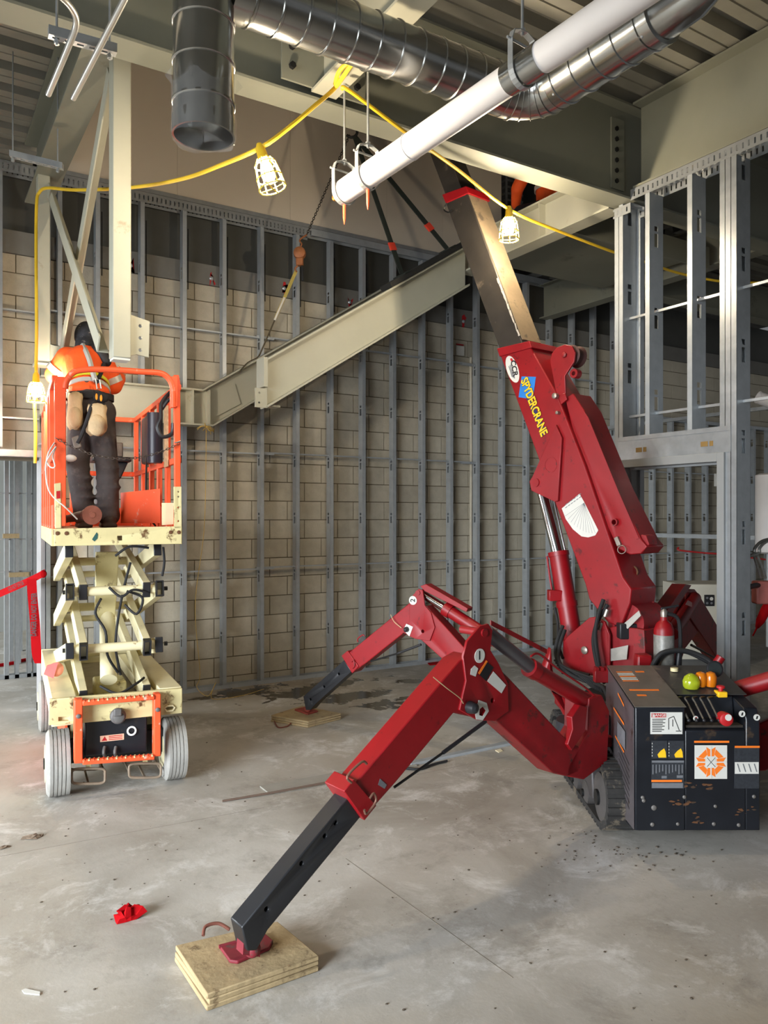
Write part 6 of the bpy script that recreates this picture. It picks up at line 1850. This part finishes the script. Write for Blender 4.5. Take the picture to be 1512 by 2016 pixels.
def sling(x_, label, tag_t):
    y = 6.0; e = V((x_, y, ZTf(x_)+.072)); s_ = HK-Z1*.03+CR*.02
    r = root('lifting_sling', V((x_, y, ZTf(x_)-.45)), label, 'sling', 'web slings on the crane hook')
    d = (e-s_).normalized(); w_ = d.cross(V((0, 1, 0))).normalized()
    put('webbing', M().beam(s_, e, w_*.05, Y1*.010), sling_m, r, smooth=False)
    p = s_+(e-s_)*tag_t
    put('red_sleeve', M().beam(p-d*.03, p+d*.05, w_*.062, Y1*.024), mat('sleeve_red', (214, 62, 40), .7), r, smooth=False)
    cv = .345/math.cos(math.radians(32.4)); k = V((1, 0, SL)).normalized()
    lo_ = ZTf(x_)-cv-.02
    put('basket_leg', M().beam(e, V((x_, y-.10, lo_)), k*.05, Y1*.008), sling_m, r, smooth=False) if False else None
    put('wrap', M().beam(V((x_, y-.10, ZTf(x_)+.064)), V((x_, y+.10, ZTf(x_)+.064)), V((1, 0, SL)).normalized()*.07, V((-SL, 0, 1)).normalized()*.012), sling_m, r, smooth=False)
    return r


sling(3.90, 'dark web sling with a red sleeve, steeper of the two on the stringer', .80)
sling(4.42, 'dark web sling with a red sleeve, running out toward the boom', .80)
k = V((1, 0, SL)).normalized(); kn2 = V((-SL, 0, 1)).normalized()
pa = V((3.74, 6.0, ZTf(3.74)))+kn2*.026; pb = V((4.60, 6.0, ZTf(4.60)))+kn2*.026
put('edge_softener', M().beam(pa, pb, Y1*.19, kn2*.05), mat('softener_black', (34, 33, 30), .9, 0, .2, 8), smooth=False, bevel=.008,
    label='black edge softener strapped along the top of the bright stringer', cat='softener')
# chain, lever hoist and strap to the far stringer
ha_ = at(604, 462, Z=7.45); hb_ = at(590, 505, Z=7.5); he = V((2.98, 7.2, 3.36))
ch = M(); c0 = HK-CR*.03-Z1*.02; nl = 46
for i in range(nl):
    t = (i+.5)/nl; c = c0+(ha_-c0)*t; d = (ha_-c0).normalized(); s_ = (Y1 if i % 2 else d.cross(Y1)).normalized()
    ch.tube([c+d*(.0155*math.cos(a))+s_*(.010*math.sin(a)) for a in [2*PI*q/8 for q in range(8)]], .0035, 5, closed=True)
put('lifting_chain', ch, mat('chain_dark', (58, 52, 46), .5, .6), label='dark link chain running from the crane hook to the lever hoist', cat='chain')
lh = root('lever_hoist', hb_-Z1*.12, 'worn orange lever hoist hanging in front of the stud wall', 'hoist')
om = mat('hoist_orange', (150, 92, 52), .6, .1, .3, 14, spots=(80, 60, 44), spot_amt=.1, spot_scale=20)
put('gear_case', M().lathe(hb_+Z1*.03-CF*.05, CF, [(0, .03), (.01, .055), (.03, .06), (.07, .06), (.09, .05), (.10, .02)], 20), om, lh)
put('body', M().obox(hb_-CR*.035-CF*.03-Z1*.09, CR*.07, CF*.07, Z1*.10), om, lh, bevel=.01)
put('lever', M().beam(hb_+CR*.02-Z1*.05, hb_+CR*.03-Z1*.24, CR*.022, CF*.018), black_iron, lh, bevel=.004)
put('top_hook', M().tube(bez([hb_+Z1*.08, hb_+Z1*.12+CR*.02, hb_+Z1*.16+CR*.0, ha_], 5), .008, 8), om, lh)
put('lower_hook', M().tube(bez([hb_-Z1*.09-CR*.02, hb_-Z1*.12-CR*.045, hb_-Z1*.15-CR*.03], 5), .009, 8), om, lh)
sp0 = hb_-Z1*.14-CR*.035; mid = sp0+(he-sp0)*.55
so_ = root('ratchet_strap', he, 'yellow strap with a dark wire end choked round the kinked stringer', 'strap')
dv_ = (mid-sp0).normalized()
put('webbing', M().beam(sp0, mid, dv_.cross(Y1).normalized()*.032, Y1*.005), mat('strap_yellow', (168, 150, 74), .8, 0, .15, 12), so_, smooth=False)
put('wire_end', M().tube([mid-dv_*.05, he+Z1*.0], .008, 8), mat('wire_brown', (70, 60, 40), .7), so_)
put('splice', M().tube([mid-dv_*.22, mid+dv_*.02], .013, 8), mat('tape_pale', (196, 190, 176), .6), so_)
q = [he+V((-.03, -.085, .0)), he+V((-.06, -.09, -.04)), he+V((-.16, -.095, -.10)), he+V((-.24, -.095, -.19))]
put('choker', M().tube(bez(q, 4), .006, 6), mat('wire_brown', (70, 60, 40)), so_)
# yellow string tuft and its dangling tail under the kinked stringer
tf = V((2.40, 7.10, 2.615)); m = M()
for i in range(10):
    a = random.uniform(0, 2*PI)
    m.tube(bez([tf, tf+V((.05*math.cos(a), .02*math.sin(a), random.uniform(-.05, .03))), tf+V((.09*math.cos(a+.6), .02, random.uniform(-.09, .0)))], 4), .003, 5)
m.tube(bez([tf, tf+V((.0, 0, -.3)), tf+V((-.02, .0, -1.0)), V((2.36, 7.30, .9)), V((2.40, 7.28, .25)), V((2.35, 7.22, .12)), V((2.42, 7.1, .05)), V((2.48, 7.05, .18)), V((2.46, 7.1, .02)), V((2.75, 7.1, .012)), V((3.05, 7.25, .012))], 8), .003, 5)
put('string_tuft', m, mat('string_yellow', (196, 164, 86), .8), label='yellow string tied under the kinked stringer, its tail trailing to the floor', cat='string')

# ------------------------------------------------------------------ doorway on the left: tape and the room behind
ft_ = root('wall_far', (-1, 13, 0), kind='structure')
put('panel', M().box(-7, 5.5, 13.0, 13.1, 0, 5), mat('far_wall', (150, 152, 148), .8, 0, .1, 1, pos=True), ft_, smooth=False)
put('wall_side_far', M().box(2.6, 2.7, 7.9, 13, 0, 5), mat('far_wall', (150, 152, 148)), kind='structure', smooth=False)
put('ceiling_far', M().box(-7, 2.7, 7.9, 13, 4.6, 4.7), darkwall_m, kind='structure', smooth=False)
fr2 = root('wall_framing_far', (0, 9.6, 0), kind='structure')
for i, x in enumerate((.88, 1.10, 1.22, .98, 1.02, 1.32, 1.10, 1.26, 1.40, 1.16, 1.40, 1.5)):
    m = M(); y = 9.2+(i % 3)*.9
    m.box(x, x+.041, y, y+.0016, .0, 3.4); m.box(x, x+.0016, y, y+.09, 0, 3.4); m.box(x, x+.041, y+.0884, y+.09, 0, 3.4)
    put('stud', m, galv, fr2, smooth=False)
for z in (1.15, 1.5, 2.0):
    put('bridging_channel', M().box(-1.4, 2.3, 9.23, 9.26, z, z+.014), galv, fr2, smooth=False)
put('wood_block', M().box(.86, 1.02, 9.17, 9.198, 1.52, 1.57), wood_m, fr2, smooth=False)
put('wood_block', M().box(.92, 1.12, 9.17, 9.198, 1.10, 1.15), wood_m, fr2, smooth=False)
put('floor_track', M().box(-1.4, 2.3, 9.2, 9.3, 0, .04), galv, fr2, smooth=False)
tape_m = mat('danger_tape', (160, 8, 16), .85, 0, .08, 8, spec=.1)
tp_ = root('danger_tape', at(70, 1300, Z=6.55).xy.to_3d(), 'red danger tape strung across the doorway with one end hanging down', 'tape')


def ribbon(name, pts, w_, side, material, parent):
    m = M(); side = V(side).normalized()*w_/2; vs = []
    for p in pts: vs += [V(p)-side, V(p)+side]
    m.add(vs, [(2*i, 2*i+1, 2*i+3, 2*i+2) for i in range(len(pts)-1)])
    return put(name, m, material, parent)


A_ = at(87, 1128, Z=6.72); Bt = at(-40, 1186, Z=6.9)
rb = ribbon('tape_span', bez([A_, at(60, 1142, Z=6.74), at(20, 1160, Z=6.8), Bt], 6), .07, Z1*.9+CF*.3, tape_m, tp_)
vt = bez([at(62, 1140, Z=6.70), at(64, 1175, Z=6.68), at(69, 1230, Z=6.64), at(72, 1285, Z=6.60), at(78, 1306, Z=6.58)], 6)
ribbon('tape_tail', vt, .085, CR, tape_m, tp_)
put('knot', M().ball(at(85, 1130, Z=6.66), (.03, .02, .035), 10, 7), tape_m, tp_)
d0, d1 = at(66.5, 1258, Z=6.60), at(67.5, 1162, Z=6.64)
text('lettering', 'DANGER DO NOT ENTER', (d0+d1)/2, (d1-d0), -CR, .046, ink, tp_, .04, squeeze=.50)
e0, e1 = at(14, 1163, Z=6.76), at(56, 1144, Z=6.70)
text('lettering', 'DO NOT ENTER', (e0+e1)/2-CF*.03, (e1-e0), Z1, .034, ink, tp_, .02, squeeze=.5)
put('tape_scrap', M().tube(bez([at(-10, 1312, z=.01), at(25, 1306, z=.012), at(50, 1300, z=.01), at(75, 1302, z=.012)], 5), [.03]*16, 4), tape_m, label='twisted length of red tape lying across the doorway floor', cat='tape')

# ------------------------------------------------------------------ far bay behind the door frame
cbm = mat('cabinet_white', (205, 201, 186), .5, 0, .06, 3)
cp0 = at(1364, 1150, Z=8.9)
cab = root('equipment_cabinet', V((cp0.x+.3, cp0.y, 0)), 'pale metal equipment cabinet with an outlet plate behind the door frame', 'cabinet')
bx0 = C(3.52, 8.9, 0)
put('body', M().obox(C(3.42, 8.9, .10), CR*.75, CF*.55, Z1*.87), cbm, cab, bevel=.01)
put('plinth', M().obox(C(3.46, 8.94, 0), CR*.67, CF*.47, Z1*.10), mat('plinth_grey', (90, 90, 88), .7), cab, smooth=False)
op = put('outlet_plate', M().obox(C(3.70, 8.885, .72), CR*.115, CF*.014, Z1*.13), plast_black, cab, bevel=.004)
for (dx, dz, rr) in ((.03, .095, .014), (.08, .085, .02), (.03, .035, .014), (.08, .035, .014)):
    put('socket', M().cyl(C(3.70+dx, 8.884, .72+dz), C(3.70+dx, 8.88, .72+dz), rr, n=14), white_m if rr > .018 else grey_decal, op)
put('rail', M().tube(bez([at(1336, 1078, y=7.42), at(1337, 1083, y=7.40), at(1380, 1088, y=7.2), at(1440, 1093, y=6.9), at(1540, 1106, y=6.4)], 6), .013, 8), mat('red_line', (176, 34, 34), .5), label='thin red line strung across the far bay at chest height', cat='line')
wt = at(1497, 1010, Z=8.6)
hp_ = root('storage_tank', V((wt.x, wt.y, at(1497, 1092, Z=8.6).z)), 'white jacketed tank on the far wall beside the framing', 'tank')
zt_, zb_ = at(1497, 932, Z=8.6).z, at(1497, 1090, Z=8.6).z
put('shell', M().lathe(V((wt.x+.08, wt.y-.05, zb_)), Z1, [(0, .10), (.02, .14), (zt_-zb_-.02, .14), (zt_-zb_, .10)], 24), white_pipe, hp_)
put('bracket', M().box(wt.x+.0, wt.x+.16, wt.y+.07, 7.5, zb_+.15, zb_+.20), galv_dark, hp_, smooth=False)
put('pipe_stub', M().cyl(V((wt.x+.08, wt.y-.05, zb_)), V((wt.x+.08, wt.y-.05, .3)), .03, n=14), galv_dark, hp_)
# junction box with whips on the near jamb
jb0 = C(2.62, 5.30, 1.02)
jbx = root('junction_box', jb0, 'reddish taped junction box with looping metal whips beside the door jamb', 'junction box')
put('box', M().obox(at(1490, 1190, Z=5.35), CR*.14, CF*.09, Z1*.16), mat('box_red', (150, 84, 76), .6, 0, .2, 12), jbx, bevel=.012)
flex = mat('flex_conduit', (140, 138, 132), .4, .6, .2, 40)
for du in (0, 9):
    put('whip', M().tube(bez([V((4.826, 3.135+du*.002, at(1484, 1096, Z=5.25).z)), at(1484+du, 1090, Z=5.28), at(1487+du, 1078, Z=5.3), at(1504+du, 1064, Z=5.4), at(1545, 1058, Z=5.5)], 6), .011, 8), flex, jbx)
    put('whip', M().tube(bez([at(1484+du*.6, 1092, Z=5.30), at(1490+du, 1112, Z=5.33), at(1498+du, 1138, Z=5.38)], 5), .009, 8), flex, jbx)
jz = at(1492, 1152, Z=5.36)
put('stub_out', M().cyl(V((4.826, 3.14, jz.z)), jz+CR*.02+CF*.02, .018, n=12), black_iron, jbx)
put('red_handle', M().lathe(at(1514, 1188, Z=5.5), at(1492, 1232, Z=5.5)-at(1514, 1188, Z=5.5), [(0, .03), (.05, .035), (.14, .03), (.19, .014), (.20, .006), (.26, .005)], 12), tape_m, jbx)
# pipe and insulation stubs at the far right
ps = root('wall_pipe', at(1500, 790, Z=8.8), 'white horizontal pipe with a dark open end on the far block wall', 'pipe')
pe0, pe1 = at(1492, 782, Z=8.6), at(1560, 806, Z=8.6)
put('tube', M().ring(pe0, pe1, .07, .064, 24), white_pipe, ps)
put('support_bar', M().box(pe0.x+.10, pe0.x+.14, pe0.y-.14, 7.54, pe0.z-.135, pe0.z-.095), galv, ps, smooth=False)
sc1 = root('wall_switch_box', at(1412, 960, y=7.50), 'small white switch box with a looped cable on a far stud', 'switch box')
q = at(1412, 950, y=7.48)
put('box', M().box(q.x-.03, q.x+.10, 7.47, 7.52, q.z-.06, q.z+.14), white_m, sc1, bevel=.006)
put('cable', M().tube(bez([V((q.x, 7.46, q.z)), V((q.x-.05, 7.45, q.z-.25)), V((q.x+.03, 7.45, q.z-.45)), V((q.x+.08, 7.46, q.z-.35))], 6), .008, 8), black_iron, sc1)

# ------------------------------------------------------------------ things lying on the floor
put('metal_channel', M().beam(at(806, 1504, z=.011), at(1036, 1456, z=.011), V((.0, .05, 0)), Z1*.02), galv_dark, smooth=False, label='long steel channel lying on the slab behind outrigger leg 1', cat='channel')
put('floor_strip', M().beam(at(520, 1555, z=.006), at(810, 1502, z=.006), V((0, .14, 0)), Z1*.01), mat('dusty_strip', (150, 146, 136), .8, 0, .12, 5), smooth=False, label='flat dusty board strip lying on the slab between lift and crane', cat='strip')
put('floor_cable', M().tube(bez([at(438, 1577, z=.008), at(480, 1570, z=.009), at(560, 1556, z=.014), at(640, 1541, z=.014), at(690, 1532, z=.013)], 6), .007, 8), mat('cable_brown', (92, 74, 62), .8), label='thin brown cable lying along the floor strip', cat='cable')
put('air_hose', M().tube(bez([at(792, 1512, z=.012), at(826, 1514, z=.012), at(852, 1505, z=.012), at(880, 1498, z=.012)], 5), .009, 8), rubber, label='short black hose end lying by the steel channel', cat='hose')


def crumple(name, c, r, n, material, label, cat, flatk=.5, seed=1):
    rn = random.Random(seed); m = M()
    m.ball(c+Z1*r*flatk*.5, (r, r*.7, r*flatk), n, max(5, n//2))
    for i, p in enumerate(m.v):
        d = p-c; f = rn.uniform(.55, 1.3)
        m.v[i] = V((c.x+d.x*f, c.y+d.y*f, max(.001, d.z*rn.uniform(.4, 1.4))))
    return put(name, m, material, smooth=False, label=label, cat=cat)


crumple('crumpled_tape', at(255, 1808, z=0), .065, 12, tape_m, 'crumpled piece of red tape lying alone on the open slab', 'litter', .55, 5)
crumple('dirt_clump', at(64, 1649, z=0), .05, 10, mat('clump_brown', (112, 96, 80), .9), 'brown clump of dirt on the slab in front of the lift', 'dirt', .2, 6)
crumple('dirt_clump', at(8, 1669, z=0), .03, 9, MATS['clump_brown'], 'smaller brown dirt clump lying beside the larger one before the lift', 'dirt', .2, 7)
put('paper_scrap', M().prism([at(u, v, z=.001) for u, v in ((43, 1951), (50, 1948), (79, 1954), (78, 1960), (48, 1957))], Z1*.004), white_m, smooth=False, label='torn white paper scrap on the open slab', cat='litter')
put('paper_scrap', M().prism([at(u, v, z=.001) for u, v in ((975, 1478), (985, 1475), (990, 1479), (982, 1482))], Z1*.004), mat('scrap_cream', (226, 214, 180), .8), smooth=False, label='small cream scrap on the slab near the steel channel', cat='litter')
put('tape_ribbon', M().prism([at(u, v, z=.001) for u, v in ((835, 1300), (850, 1298), (868, 1302), (866, 1308), (846, 1310))], Z1*.012), tape_m, smooth=False, label='short red ribbon on the slab at the foot of the stud wall', cat='litter')
m = M(); rn = random.Random(11)
for i in range(240):
    if i < 110: u, v = rn.gauss(1235, 85), rn.gauss(1668, 24)
    elif i < 165: u, v = rn.uniform(20, 1480), rn.uniform(1600, 1990)
    else: u, v = rn.uniform(80, 1100), rn.uniform(1440, 1850)
    if v < 1420: continue
    p = at(u, v, z=0); Xq = CC*p.x-SS*p.y; Zq = SS*p.x+CC*p.y
    if (335 < u < 640 and 1790 < v < 1990) or (1.18 < Xq < 2.0 and 4.1 < Zq < 5.75): continue
    r_ = 0; r_ = rn.uniform(.002, .0075) if i < 110 else rn.uniform(.002, .006)
    k0 = len(m.v); m.ball(p+Z1*r_*.4, (r_*rn.uniform(.7, 1.6), r_*rn.uniform(.7, 1.4), r_*.5), 6, 4)
put('dirt_crumbs', m, mat('crumb_dark', (84, 74, 62), .95), smooth=False, kind='stuff', label='scattered dark dirt crumbs over the slab around the crane tracks', cat='dirt')

# ------------------------------------------------------------------ stair flight glimpsed on the upper floor
us = root('stair_flight', at(1012, 425, y=8.4), 'grey steel stair flight glimpsed beyond the end of the drywall bulkhead', 'stair')
for i in range(8):
    a, b_ = at(996, 330+i*13, y=8.3+i*.02), at(1030, 336+i*13, y=8.3+i*.02)
    put('tread', M().obox(a, V((b_.x-a.x, 0, b_.z-a.z)), Y1*(8.899-a.y), Z1*.035), galv, us, smooth=False)
for u in (996, 1024):
    a, b_ = at(u, 325, y=8.28), at(u, 440, y=8.28)
    put('stringer_plate', M().obox(b_, X1*.03, Y1*.02, a-b_), galv_dark, us, smooth=False)
